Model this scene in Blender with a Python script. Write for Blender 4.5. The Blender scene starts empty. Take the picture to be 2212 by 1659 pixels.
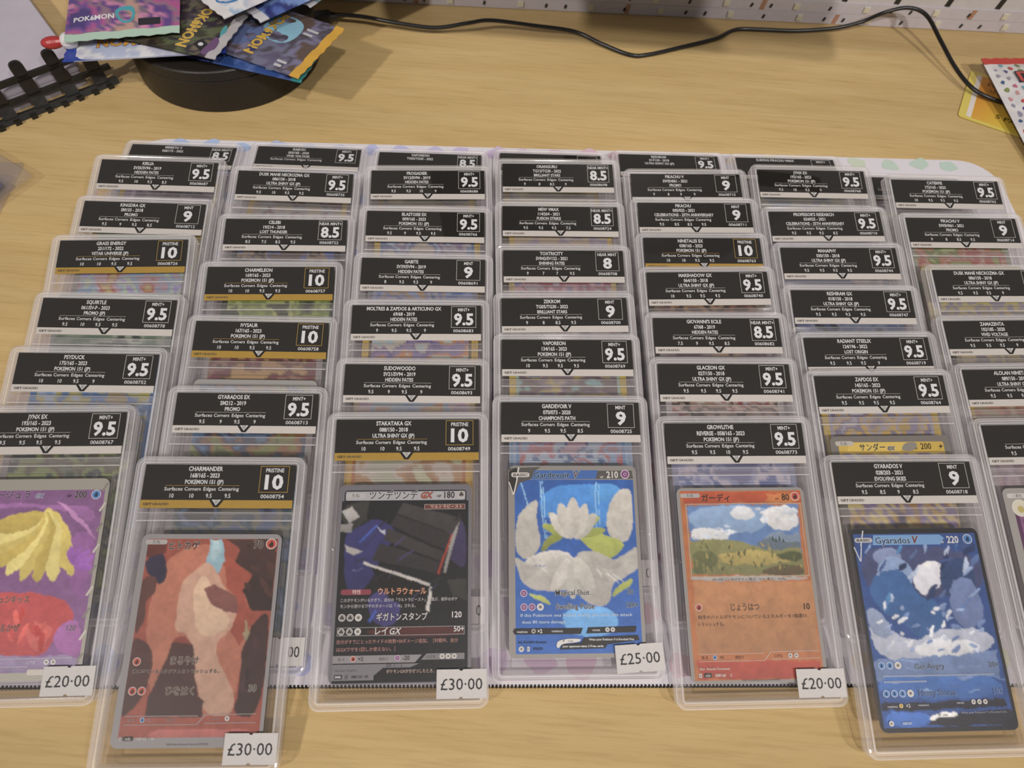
import bpy, math, random
import numpy as np
from mathutils import Vector, Matrix, noise
from mathutils.geometry import tessellate_polygon

sc = bpy.context.scene
COL = sc.collection
MM = 0.001
R = math.radians

# ------------------------------------------------------------------ camera
cam_d = bpy.data.cameras.new('camera')
cam = bpy.data.objects.new('camera', cam_d)
COL.objects.link(cam)
sc.camera = cam
FPX = 1446.06
cam_d.sensor_fit = 'HORIZONTAL'
cam_d.sensor_width = 36.0
cam_d.lens = 36.0 * FPX / 2212.0
cam_d.clip_start = 0.01
cam_d.clip_end = 20
_ri = Vector((0.99678459, 0.07004073, 0.03892013))
_up = Vector((-0.0801279, 0.87130099, 0.4841633))
_fw = Vector((0.0, 0.48572511, -0.87411162))
cam.matrix_world = Matrix(((_ri.x, _up.x, -_fw.x, 0), (_ri.y, _up.y, -_fw.y, 0), (_ri.z, _up.z, -_fw.z, 334.893 * MM), (0, 0, 0, 1)))
cam_d.dof.use_dof = True
cam_d.dof.focus_distance = 0.365
cam_d.dof.aperture_fstop = 12.0

# ------------------------------------------------------------------ world, lamps, exposure
w = bpy.data.worlds.new('room_light')
sc.world = w
w.use_nodes = True
w.node_tree.nodes['Background'].inputs[0].default_value = (1.0, 0.93, 0.86, 1)
w.node_tree.nodes['Background'].inputs[1].default_value = 0.27

def lamp(name, loc, target, watts, size, cone, col=(1.0, 0.945, 0.88)):
    d = bpy.data.lights.new(name, 'SPOT')
    d.spot_size = R(cone)
    d.spot_blend = 1.0
    d.shadow_soft_size = size / 2
    d.energy = watts
    d.color = col
    o = bpy.data.objects.new(name, d)
    COL.objects.link(o)
    o.location = loc
    v = Vector(target) - Vector(loc)
    o.rotation_euler = v.to_track_quat('-Z', 'Y').to_euler()
    return o

# three ceiling spotlights on the viewer's side, aimed at the back of the desk
lamp('ceiling_spotlight', (0.33, -0.80, 1.60), (0.0, 0.50, 0), 86.0, 0.08, 45)
lamp('ceiling_spotlight', (-1.12, -0.98, 1.60), (-0.20, 0.45, 0), 118.0, 0.10, 44)
lamp('ceiling_spotlight', (1.15, -0.80, 1.60), (0.25, 0.45, 0), 92.0, 0.10, 45)

sc.view_settings.view_transform = 'Standard'
sc.view_settings.look = 'None'
sc.view_settings.gamma = 1
sc.view_settings.use_curve_mapping = False
sc.view_settings.exposure = -0.45
sc.cycles.transparent_max_bounces = 96
sc.cycles.max_bounces = 4
sc.cycles.adaptive_threshold = 0.07
sc.cycles.use_light_tree = False
sc.cycles.diffuse_bounces = 2
sc.cycles.glossy_bounces = 2
sc.cycles.caustics_reflective = False
sc.cycles.caustics_refractive = False

# ------------------------------------------------------------------ helpers
K = 1.0   # print colours were read off the photograph; this takes the room light out of them

def lin(h, k=K):
    if not isinstance(h, str):
        return tuple(h)
    out = []
    for i in (0, 2, 4):
        c = int(h[i:i + 2], 16) / 255
        c = c / 12.92 if c <= 0.04045 else ((c + 0.055) / 1.055) ** 2.4
        out.append(min(c * k, 0.92))
    g = 0.25 * out[0] + 0.62 * out[1] + 0.13 * out[2]
    return tuple(c * 0.88 + g * 0.12 for c in out)

def tag(o, label=None, cat=None, group=None, kind=None):
    if label: o['label'] = label
    if cat: o['category'] = cat
    if group: o['group'] = group
    if kind: o['kind'] = kind
    return o

def empty(name, loc=(0, 0, 0), rot=(0, 0, 0)):
    o = bpy.data.objects.new(name, None)
    o.empty_display_size = 0.01
    COL.objects.link(o)
    o.location = [c * MM for c in loc]
    o.rotation_euler = rot
    return o

def obj(name, me, mat=None, parent=None, loc=(0, 0, 0), rot=(0, 0, 0)):
    o = bpy.data.objects.new(name, me)
    COL.objects.link(o)
    if mat is not None:
        if len(me.materials) == 0:
            me.materials.append(mat)
        elif me.materials[0] is not mat:
            o.material_slots[0].link = 'OBJECT'
            o.material_slots[0].material = mat
    if parent is not None:
        o.parent = parent
    o.location = [c * MM for c in loc]
    o.rotation_euler = rot
    return o

def mesh(name, verts, faces, cols=None, smooth=False):
    me = bpy.data.meshes.new(name)
    me.from_pydata([(a * MM, b * MM, c * MM) for a, b, c in verts], [], faces)
    if cols is not None:
        at = me.color_attributes.new('Col', 'FLOAT_COLOR', 'POINT')
        flat = []
        for c in cols:
            flat += [c[0], c[1], c[2], 1.0]
        at.data.foreach_set('color', flat)
    if smooth:
        me.polygons.foreach_set('use_smooth', [True] * len(me.polygons))
    me.update()
    return me

def box(x0, y0, z0, x1, y1, z1):
    v = [(x0, y0, z0), (x1, y0, z0), (x1, y1, z0), (x0, y1, z0), (x0, y0, z1), (x1, y0, z1), (x1, y1, z1), (x0, y1, z1)]
    f = [(3, 2, 1, 0), (4, 5, 6, 7), (0, 1, 5, 4), (1, 2, 6, 5), (2, 3, 7, 6), (3, 0, 4, 7)]
    return v, f

def box_mesh(name, *a):
    v, f = box(*a)
    return mesh(name, v, f)

def rrect(x0, y0, x1, y1, r, n=5):
    p = []
    for cx, cy, a0 in ((x1 - r, y1 - r, 0), (x0 + r, y1 - r, 90), (x0 + r, y0 + r, 180), (x1 - r, y0 + r, 270)):
        for i in range(n + 1):
            a = R(a0 + 90 * i / n)
            p.append((cx + r * math.cos(a), cy + r * math.sin(a)))
    return p

def prism(name, pts, z0, z1, smooth=False):
    n = len(pts)
    v = [(x, y, z0) for x, y in pts] + [(x, y, z1) for x, y in pts]
    f = [tuple(range(n - 1, -1, -1)), tuple(range(n, 2 * n))]
    f += [(i, (i + 1) % n, n + (i + 1) % n, n + i) for i in range(n)]
    return mesh(name, v, f, smooth=smooth)

def loft(name, loops, closed=True, caps=False, second=()):
    n = len(loops[0])
    v = [p for l in loops for p in l]
    f = []
    m = len(loops)
    for k in range(m if closed else m - 1):
        a, b = k * n, ((k + 1) % m) * n
        for i in range(n):
            j = (i + 1) % n
            f.append((a + i, a + j, b + j, b + i))
    if caps:
        f.append(tuple(range(n - 1, -1, -1)))
        f.append(tuple(range((m - 1) * n, m * n)))
    me = mesh(name, v, f)
    for k in second:                       # strips that take the second material
        for i in range(n):
            me.polygons[k * n + i].material_index = 1
    return me

def tube(name, pts, rad, mat, parent=None, sub=6, n=10):
    """round lead swept along a Catmull-Rom line"""
    P = [Vector(p) for p in pts]
    C = []
    for i in range(len(P) - 1):
        p0, p1, p2, p3 = P[max(i - 1, 0)], P[i], P[i + 1], P[min(i + 2, len(P) - 1)]
        for k in range(sub):
            t = k / sub
            C.append(0.5 * ((2 * p1) + (p2 - p0) * t + (2 * p0 - 5 * p1 + 4 * p2 - p3) * t * t + (3 * p1 - p0 - 3 * p2 + p3) * t ** 3))
    C.append(P[-1])
    loops = []
    for i, c in enumerate(C):
        d = (C[min(i + 1, len(C) - 1)] - C[max(i - 1, 0)]).normalized()
        sd = d.cross(Vector((0, 0, 1))).normalized()
        u = sd.cross(d)
        loops.append([tuple(c + rad * (math.cos(6.2832 * k / n) * sd + math.sin(6.2832 * k / n) * u)) for k in range(n)])
    me = loft(name, loops, closed=False, caps=True)
    me.polygons.foreach_set('use_smooth', [True] * len(me.polygons))
    return obj(name, me, mat, parent)

# ------------------------------------------------------------------ materials
def principled(name, col=(0.8, 0.8, 0.8), rough=0.5, spec=0.5, **k):
    m = bpy.data.materials.new(name)
    m.use_nodes = True
    b = m.node_tree.nodes['Principled BSDF']
    b.inputs['Base Color'].default_value = (*lin(col), 1)
    b.inputs['Roughness'].default_value = rough
    b.inputs['Specular IOR Level'].default_value = spec
    for kk, vv in k.items():
        b.inputs[kk.replace('_', ' ')].default_value = vv
    return m

def print_mat(name, rough=0.42, spec=0.35, foil=0.0):
    m = principled(name, (0.5, 0.5, 0.5), rough, spec)
    nt = m.node_tree
    a = nt.nodes.new('ShaderNodeAttribute')
    a.attribute_name = 'Col'
    b = nt.nodes['Principled BSDF']
    nt.links.new(a.outputs['Color'], b.inputs['Base Color'])
    if foil:
        # holographic foil: fine embossed facets 
        b.inputs['Metallic'].default_value = foil
        b.inputs['Roughness'].default_value = 0.42
        t = nt.nodes.new('ShaderNodeTexCoord')
        n = nt.nodes.new('ShaderNodeTexNoise')
        n.inputs['Scale'].default_value = 1600
        n.inputs['Detail'].default_value = 2
        bp = nt.nodes.new('ShaderNodeBump')
        bp.inputs['Strength'].default_value = 0.12
        bp.inputs['Distance'].default_value = 0.0003
        nt.links.new(t.outputs['Object'], n.inputs['Vector'])
        nt.links.new(n.outputs['Fac'], bp.inputs['Height'])
        nt.links.new(bp.outputs['Normal'], b.inputs['Normal'])
    return m

def clear_plastic(name, body=0.0, body_col=(0.75, 0.72, 0.74), tint=0.985, rough=0.04, gloss=1.0, ior=1.46, flat=None):
    """clear acrylic: straight-through light, a share of milky scatter, fresnel gloss"""
    m = bpy.data.materials.new(name)
    m.use_nodes = True
    nt = m.node_tree
    nt.nodes.clear()
    out = nt.nodes.new('ShaderNodeOutputMaterial')
    tr = nt.nodes.new('ShaderNodeBsdfTransparent')
    tr.inputs[0].default_value = (tint, tint * 0.99, tint * 0.995, 1)
    gl = nt.nodes.new('ShaderNodeBsdfGlossy')
    gl.inputs['Roughness'].default_value = rough
    gl.inputs['Color'].default_value = (gloss, gloss, gloss, 1)
    fr = None
    if flat is None:
        # Schlick reflectance from the facing angle, alike on both sides of a thin wall
        lw = nt.nodes.new('ShaderNodeLayerWeight')
        lw.inputs['Blend'].default_value = 0.5
        pw = nt.nodes.new('ShaderNodeMath')
        pw.operation = 'POWER'
        pw.inputs[1].default_value = 5.0
        ma = nt.nodes.new('ShaderNodeMath')
        ma.operation = 'MULTIPLY_ADD'
        f0 = ((ior - 1) / (ior + 1)) ** 2
        ma.inputs[1].default_value = 1 - f0
        ma.inputs[2].default_value = f0
        nt.links.new(lw.outputs['Facing'], pw.inputs[0])
        nt.links.new(pw.outputs[0], ma.inputs[0])
        fr = ma
    src = tr.outputs[0]
    if body:
        df = nt.nodes.new('ShaderNodeBsdfDiffuse')
        df.inputs[0].default_value = (*body_col, 1)
        mx = nt.nodes.new('ShaderNodeMixShader')
        mx.inputs[0].default_value = body
        tl = nt.nodes.new('ShaderNodeBsdfTranslucent')
        tl.inputs[0].default_value = (*body_col, 1)
        sca = nt.nodes.new('ShaderNodeAddShader')
        hf = [c * 0.62 for c in body_col]
        df.inputs[0].default_value = (*hf, 1)
        tl.inputs[0].default_value = (*[c * 0.5 for c in body_col], 1)
        nt.links.new(df.outputs[0], sca.inputs[0])
        nt.links.new(tl.outputs[0], sca.inputs[1])
        nt.links.new(tr.outputs[0], mx.inputs[1])
        nt.links.new(sca.outputs[0], mx.inputs[2])
        src = mx.outputs[0]
    mx2 = nt.nodes.new('ShaderNodeMixShader')
    if fr is None:
        mx2.inputs[0].default_value = flat
    else:
        nt.links.new(fr.outputs[0], mx2.inputs[0])
    nt.links.new(src, mx2.inputs[1])
    nt.links.new(gl.outputs[0], mx2.inputs[2])
    nt.links.new(mx2.outputs[0], out.inputs[0])
    return m

def wood_mat():
    m = principled('oak_laminate', (0.6, 0.42, 0.2), 0.42, 0.35)
    nt = m.node_tree
    N, L = nt.nodes, nt.links
    b = N['Principled BSDF']
    tc = N.new('ShaderNodeTexCoord')
    def mapped(scale, rot=4.0):
        mp = N.new('ShaderNodeMapping')
        mp.inputs['Scale'].default_value = scale
        mp.inputs['Rotation'].default_value = (0, 0, R(-rot))
        L.new(tc.outputs['Object'], mp.inputs['Vector'])
        return mp
    def nz(mp, scale, detail, rough=0.6):
        n = N.new('ShaderNodeTexNoise')
        n.inputs['Scale'].default_value = scale
        n.inputs['Detail'].default_value = detail
        n.inputs['Roughness'].default_value = rough
        L.new(mp.outputs['Vector'], n.inputs['Vector'])
        return n
    n1 = nz(mapped((1.6, 22, 1)), 3.2, 5)           # broad figure
    n2 = nz(mapped((11, 230, 1)), 2.0, 4, 0.7)       # pores along the grain
    n3 = nz(mapped((1.2, 6, 1)), 2.4, 3)            # tone drift
    r1 = N.new('ShaderNodeValToRGB')
    e = r1.color_ramp.elements
    e[0].position, e[0].color = 0.25, (0.515, 0.360, 0.160, 1)
    e[1].position, e[1].color = 0.75, (0.595, 0.440, 0.222, 1)
    L.new(n1.outputs['Fac'], r1.inputs[0])
    r2 = N.new('ShaderNodeValToRGB')
    e = r2.color_ramp.elements
    e[0].position, e[0].color = 0.30, (0.80, 0.77, 0.72, 1)
    e[1].position, e[1].color = 0.52, (1, 1, 1, 1)
    L.new(n2.outputs['Fac'], r2.inputs[0])
    r3 = N.new('ShaderNodeValToRGB')
    e = r3.color_ramp.elements
    e[0].position, e[0].color = 0.3, (0.90, 0.88, 0.84, 1)
    e[1].position, e[1].color = 0.7, (1.06, 1.06, 1.06, 1)
    L.new(n3.outputs['Fac'], r3.inputs[0])
    def mul(a, c, f=1.0):
        x = N.new('ShaderNodeMix')
        x.data_type = 'RGBA'
        x.blend_type = 'MULTIPLY'
        x.inputs[0].default_value = f
        L.new(a, x.inputs[6])
        L.new(c, x.inputs[7])
        return x.outputs[2]
    L.new(mul(mul(r1.outputs[0], r2.outputs[0], 0.8), r3.outputs[0]), b.inputs['Base Color'])
    bp = N.new('ShaderNodeBump')
    bp.inputs['Strength'].default_value = 0.15
    bp.inputs['Distance'].default_value = 0.0003
    L.new(n2.outputs['Fac'], bp.inputs['Height'])
    L.new(bp.outputs['Normal'], b.inputs['Normal'])
    return m

def speckled(name, col, rough, scale=300, amp=0.12, bump=0.0):
    """plain colour with a little procedural unevenness"""
    m = principled(name, col, rough, 0.4)
    nt = m.node_tree
    b = nt.nodes['Principled BSDF']
    tc = nt.nodes.new('ShaderNodeTexCoord')
    n = nt.nodes.new('ShaderNodeTexNoise')
    n.inputs['Scale'].default_value = scale
    n.inputs['Detail'].default_value = 3
    nt.links.new(tc.outputs['Object'], n.inputs['Vector'])
    r = nt.nodes.new('ShaderNodeValToRGB')
    c = lin(col)
    r.color_ramp.elements[0].position = 0.3
    r.color_ramp.elements[0].color = (*[x * (1 - amp) for x in c], 1)
    r.color_ramp.elements[1].position = 0.7
    r.color_ramp.elements[1].color = (*[min(1, x * (1 + amp)) for x in c], 1)
    nt.links.new(n.outputs['Fac'], r.inputs[0])
    nt.links.new(r.outputs[0], b.inputs['Base Color'])
    if bump:
        bp = nt.nodes.new('ShaderNodeBump')
        bp.inputs['Strength'].default_value = bump
        bp.inputs['Distance'].default_value = 0.0004
        nt.links.new(n.outputs['Fac'], bp.inputs['Height'])
        nt.links.new(bp.outputs['Normal'], b.inputs['Normal'])
    return m

M_wood = wood_mat()
M_print = print_mat('card_print')
M_foil = print_mat('foil_card_print', foil=0.15)
M_wrap = print_mat('foil_wrapper_print', rough=0.30, spec=0.6)
M_ink = print_mat('label_ink', rough=0.5, spec=0.2)
M_mat = print_mat('cloth_print', rough=0.85, spec=0.1)
M_black_label = principled('black_label_paper', (0.014, 0.0125, 0.0115), 0.35, 0.25)
M_silver = speckled('silver_label_paper', 'c6c0ba', 0.4, 900, 0.03)
M_gold = speckled('gold_label_paper', 'a8841c', 0.35, 900, 0.05)
M_rim = clear_plastic('milky_clear_rim', body=0.21, body_col=(0.97, 0.95, 0.98), tint=0.995, rough=0.08)
M_edge = clear_plastic('rim_highlight_white', body=0.66, body_col=(0.98, 0.97, 0.99), tint=0.995, rough=0.12)  # bright refraction lines of the bevels, put in as a whiter body colour
M_inner = clear_plastic('clear_inner_frame', body=0.06, body_col=(0.96, 0.93, 0.96), tint=0.995, rough=0.06)
M_pane = clear_plastic('clear_pane', tint=0.995, rough=0.03, flat=0.09)
M_sleeve = clear_plastic('soft_sleeve', body=0.10, body_col=(0.7, 0.68, 0.7), tint=0.95, rough=0.15)
M_card_edge = principled('card_stock', 'a09c9a', 0.5, 0.3)
M_sticker = speckled('sticker_paper', 'c2bdbc', 0.7, 500, 0.03)
M_black = speckled('black_plastic', (0.012, 0.011, 0.010), 0.35, 250, 0.25, 0.1)
M_tin = speckled('matt_black_tin', (0.016, 0.013, 0.011), 0.45, 900, 0.2, 0.1)
M_cable = principled('black_cable_rubber', (0.010, 0.010, 0.011), 0.30, 0.5)
M_white_board = speckled('white_board', 'c9c4c6', 0.6, 120, 0.04)
M_tape = speckled('white_led_tape', 'c6bfc8', 0.45, 200, 0.03)
M_chip = principled('led_chip_housing', 'd6d0bc', 0.4, 0.5)
M_lens = principled('led_phosphor', 'd6d0b8', 0.3, 0.5)
M_res = principled('black_resistor', (0.02, 0.02, 0.02), 0.4, 0.5)
M_copper = principled('copper_pad', 'b07850', 0.4, 0.6)
M_lilac = speckled('white_paper_box', 'b6afbe', 0.7, 60, 0.04)

# ------------------------------------------------------------------ flat print: polygons and lettering in mm
TXT = {}
DRAWS = []

class Draw:
    """y runs down, origin top-left; build() lays it on the local plane z = z0, layer over layer"""
    def __init__(self, ox=0.0, oy=0.0):
        self.items = []
        self.ox, self.oy = ox, oy
        DRAWS.append(self)
    def poly(self, col, pts, smooth=0):
        if pts and not isinstance(pts[0], (tuple, list)):
            pts = list(zip(pts[0::2], pts[1::2]))
        for _ in range(2 if smooth else 0):
            q = []
            for i in range(len(pts)):
                a, b = pts[i], pts[(i + 1) % len(pts)]
                q.append((a[0] * .75 + b[0] * .25, a[1] * .75 + b[1] * .25))
                q.append((a[0] * .25 + b[0] * .75, a[1] * .25 + b[1] * .75))
            pts = q
        self.items.append(('p', lin(col), pts))
    def rect(self, col, x0, y0, x1, y1, r=0.0):
        self.poly(col, rrect(x0, y0, x1, y1, r, 4) if r else [(x0, y0), (x1, y0), (x1, y1), (x0, y1)])
    def disc(self, col, x, y, r, n=18):
        self.poly(col, [(x + r * math.cos(2 * math.pi * i / n), y + r * math.sin(2 * math.pi * i / n)) for i in range(n)])
    def line(self, col, x0, y0, x1, y1, t):
        dx, dy = x1 - x0, y1 - y0
        l = math.hypot(dx, dy)
        nx, ny = -dy / l * t / 2, dx / l * t / 2
        self.poly(col, [(x0 + nx, y0 + ny), (x1 + nx, y1 + ny), (x1 - nx, y1 - ny), (x0 - nx, y0 - ny)])
    def frame(self, col, x0, y0, x1, y1, t):
        self.rect(col, x0, y0, x1, y0 + t); self.rect(col, x0, y1 - t, x1, y1)
        self.rect(col, x0, y0 + t, x0 + t, y1 - t); self.rect(col, x1 - t, y0 + t, x1, y1 - t)
    def text(self, s, x, y, h, col, align='c', w=None, bold=0.02, sx=0.92, slant=0.0, rot=0.0, ref=None):
        key = (s, bold)
        TXT.setdefault(key, None)
        ref = key if ref is None else (s, ref)
        TXT.setdefault(ref, None)
        self.items.append(('t', lin(col), key, x, y, h, align, w, sx, slant, rot, ref))
    def grid(self, cols, x0, y0, x1, y1, nx, ny):
        self.items.append(('g', cols, x0, y0, x1, y1, nx, ny))
    def build(self, name, parent, mat, z0, dz=0.012, conform=None, loc=(0, 0, 0), rot=(0, 0, 0)):
        V, F, C = [], [], []
        z = z0
        for it in self.items:
            b = len(V)
            if it[0] == 'p':
                pts = it[2]
                tr = tessellate_polygon([[Vector((x, y, 0)) for x, y in pts]])
                V += [(x, y, z) for x, y in pts]
                C += [it[1]] * len(pts)
                F += [tuple(b + i for i in t) for t in tr]
            elif it[0] == 'g':
                _, cf, x0, y0, x1, y1, nx, ny = it
                for j in range(ny + 1):
                    for i in range(nx + 1):
                        x, y = x0 + (x1 - x0) * i / nx, y0 + (y1 - y0) * j / ny
                        V.append((x, y, z)); C.append(cf(x, y))
                for j in range(ny):
                    for i in range(nx):
                        a = b + j * (nx + 1) + i
                        F.append((a, a + nx + 1, a + nx + 2, a + 1))
            else:
                _, c, key, x, y, h, align, wd, sx, slant, rot_, ref = it
                vs, fs, _ = TXT[key]
                bx0, bx1 = TXT[ref][2]
                k = h / CAP
                kx = k * sx if wd is None else wd / max(bx1 - bx0, 1e-6)
                off = {'c': -(bx0 + bx1) / 2, 'l': -bx0, 'r': -bx1}[align]
                cr, sr = math.cos(rot_), math.sin(rot_)
                for vx, vy in vs:
                    px, py = (vx + off) * kx, -(vy - CAP / 2) * k
                    px += -py * slant
                    V.append((x + px * cr - py * sr, y + px * sr + py * cr, z)); C.append(c)
                F += [tuple(b + i for i in f) for f in fs]
            z += dz
        out = []
        for x, y, zz in V:
            X, Y = self.ox + x, self.oy - y
            out.append((X, Y, zz + (conform(X, Y) if conform else 0.0)))
        me = mesh(name, out, F, C)
        # every face looks up
        for p in me.polygons:
            if p.normal.z < 0:
                p.flip()
        me.update()
        return obj(name, me, mat, parent, loc, rot)

def realise_text():
    global CAP
    keys = [('H', 0.0)] + [k for k in TXT if k != ('H', 0.0)]
    tmp = []
    for s, bold in keys:
        cu = bpy.data.curves.new('glyphs', 'FONT')
        cu.body = s
        cu.size = 1.0
        cu.resolution_u = 2
        cu.offset = bold
        cu.fill_mode = 'FRONT'
        o = bpy.data.objects.new('glyphs', cu)
        COL.objects.link(o)
        tmp.append(o)
    bpy.context.view_layer.update()
    dg = bpy.context.evaluated_depsgraph_get()
    for (s, bold), o in zip(keys, tmp):
        me = bpy.data.meshes.new_from_object(o.evaluated_get(dg))
        vs = [(v.co.x, v.co.y) for v in me.vertices]
        fs = [tuple(p.vertices) for p in me.polygons]
        xs = [v[0] for v in vs] or [0, 1]
        TXT[(s, bold)] = (vs, fs, (min(xs), max(xs)))
        if s == 'H' and bold == 0.0:
            CAP = max(v[1] for v in vs)

        bpy.data.meshes.remove(me)
    for o in tmp:
        cu = o.data
        bpy.data.objects.remove(o)
        bpy.data.curves.remove(cu)

LATER = []   # prints to be built once the lettering exists

# ------------------------------------------------------------------ table
v, f = box(-900, -700, -28, 1000, 1100, 0)
table = obj('table', mesh('table', v, f), M_wood)
tag(table, 'pale oak desk top with fine horizontal grain under everything', 'desk')

# ------------------------------------------------------------------ play mat
MAT_ROT = R(4.31)
mat = empty('play_mat', (0, 0, 0), (0, 0, MAT_ROT))
tag(mat, 'white rounded play mat with pastel shapes under the rows of cases', 'play mat')
MX0, MX1, MY1 = -247.9, 362.1, 375.0
MY0 = MY1 - 347.8
obj('mat_sheet', prism('mat_sheet', rrect(MX0, MY0, MX1, MY1, 26, 8), 0.05, 2.0), principled('white_mat_cloth', 'd2cdd6', 0.85, 0.1), mat)
rng = random.Random(4)
md = Draw()
PAST = [(0.0, 'a3b9de'), (0.2, 'a6b6de'), (0.36, 'bcb0d4'), (0.5, 'ceb0c2'), (0.62, 'd0a8ac'), (0.75, 'd8cfa0'), (0.86, 'b6c8bc'), (1.0, 'b0c6bc')]
def pastel(t):
    for (a, c0), (b, c1) in zip(PAST, PAST[1:]):
        if t <= b:
            q = (t - a) / (b - a)
            x, y = lin(c0), lin(c1)
            return tuple(x[i] * (1 - q) + y[i] * q for i in range(3))
    return lin(PAST[-1][1])
nx, ny = 27, 15
for j in range(ny):
    for i in range(nx):
        x = MX0 + 12 + (MX1 - MX0 - 24) * (i + 0.5 * (j % 2)) / nx + rng.uniform(-2, 2)
        y = MY0 + 10 + (MY1 - MY0 - 16) * j / (ny - 1) + rng.uniform(-2, 2)
        if (x < MX0 + 26 or x > MX1 - 26) and (y < MY0 + 26 or y > MY1 - 26):
            continue
        r0 = rng.uniform(6.0, 9.5)
        a0 = rng.uniform(0, 6.28)
        n = rng.randint(8, 12)
        pts = [(x + r0 * rng.uniform(.55, 1.1) * math.cos(a0 + 6.283 * k / n), -(y + r0 * rng.uniform(.45, .95) * math.sin(a0 + 6.283 * k / n))) for k in range(n)]
        md.poly(pastel((x - MX0) / (MX1 - MX0)), pts, 1)
tag(md.build('printed_motifs', mat, M_mat, 2.02, dz=0.0002), kind='stuff')
sv, sf = [], []
x = MX0 + 26
while x < MX1 - 26:
    for (yy, s) in ((MY0, 1), (MY1, -1)):
        if yy == MY1:
            continue
        b = len(sv)
        a, c = box(x, yy - 0.7, 0.1, x + 1.0, yy + 0.7, 2.15)
        sv += a
        sf += [tuple(b + q for q in t) for t in c]
    x += 1.75
tag(obj('edge_stitching', mesh('edge_stitching', sv, sf), principled('black_thread', (0.02, 0.02, 0.02), 0.8, 0.2), mat), kind='stuff')

# ------------------------------------------------------------------ graded card cases
POSE={
 'MIMIKYU':(1,-233.93,348.97,8.86,3.31,0.60),
 'KIRLIA':(1,-224.17,304.28,38.01,3.78,12.30),
 'KINGDRA':(1,-222.11,270.86,37.52,3.72,12.18),
 'GRASS':(1,-223.79,241.35,38.49,6.54,12.48),
 'SQUIRTLE':(1,-216.73,200.87,38.84,4.29,12.64),
 'PSYDUCK':(1,-215.47,167.04,38.46,4.43,12.53),
 'JYNX':(1,-220.80,133.40,37.60,5.60,12.35),
 'RAIKOU':(2,-150.61,356.63,8.86,3.55,0.60),
 'DUSK':(2,-142.27,306.35,35.72,3.63,11.68),
 'CELEBI':(2,-138.71,267.39,36.74,5.09,11.97),
 'CHARMELEON':(2,-139.57,232.86,35.84,5.71,11.70),
 'IVYSAUR':(2,-134.99,195.96,36.02,4.36,11.75),
 'GYARADOSEX':(2,-131.23,152.80,36.53,4.53,11.98),
 'CHARMANDER':(2,-134.10,114.37,36.08,4.54,11.75),
 'VAPTG':(3,-68.52,360.36,8.86,3.78,0.60),
 'FROGADIER':(3,-62.90,317.35,35.10,6.17,11.56),
 'BLASTOISE':(3,-59.64,283.50,35.10,4.83,11.49),
 'GABITE':(3,-55.91,246.76,36.50,4.56,11.95),
 'MOLTRES':(3,-55.30,214.26,36.54,5.36,11.91),
 'SUDOWOODO':(3,-51.99,176.91,36.38,4.65,11.89),
 'STAKATAKA':(3,-50.02,145.15,37.28,5.31,11.88),
 'BACK4':(4,13.40,368.86,8.86,4.01,0.60),
 'ORANGURU':(4,17.15,331.41,35.69,5.60,11.81),
 'MEW':(4,19.94,296.39,34.85,5.34,11.54),
 'TOXTRICITY':(4,23.05,261.91,35.35,5.53,11.65),
 'ZEKROM':(4,24.57,227.66,35.75,5.89,11.73),
 'VAPOREON':(4,27.01,200.17,35.90,5.16,11.78),
 'GARDEVOIR':(4,29.74,161.79,37.33,4.89,12.36),
 'RESHIRAM':(5,95.45,377.47,8.86,4.43,0.60),
 'PIKACHUV':(5,97.71,331.54,35.78,5.97,11.73),
 'PIKACHU':(5,101.32,305.60,37.56,5.78,12.29),
 'NINETALES':(5,104.26,278.24,37.28,5.55,12.14),
 'MARSHADOW':(5,104.95,251.76,38.71,6.19,12.67),
 'GIOVANNI':(5,107.98,220.54,38.17,5.36,12.44),
 'GLACEON':(5,109.40,191.02,38.79,5.08,12.66),
 'GROWLITHE':(5,111.69,157.04,38.20,5.31,12.82),
 'SURFING':(6,177.55,383.36,8.86,4.34,0.60),
 'JYNX2':(6,179.65,345.37,34.46,4.90,11.30),
 'PROFESSOR':(6,181.62,307.86,36.72,5.99,12.00),
 'MANAPHY':(6,185.04,279.01,37.38,5.62,12.21),
 'RESHIRAMGX':(6,186.76,247.30,38.13,5.26,12.40),
 'STEELIX':(6,189.98,216.46,37.08,5.79,12.03),
 'ZAPDOS':(6,191.65,191.91,38.19,5.66,12.37),
 'GYARADOSV':(6,194.15,143.95,36.33,5.31,11.62),
 'BACK7':(7,263.00,373.99,8.86,4.40,0.60),
 'CATERPIE':(7,264.32,343.48,36.61,4.76,11.92),
 'PIKACHUV2':(7,266.44,311.70,36.57,5.27,11.98),
 'DUSK2':(7,273.06,271.72,36.96,5.81,12.08),
 'ZAMAZENTA':(7,270.85,235.88,36.56,6.17,11.93),
 'ALOLAN':(7,273.28,204.42,36.70,6.11,11.98),
 'KABUTO':(7,274.78,171.54,36.58,5.84,11.94),
}
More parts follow.
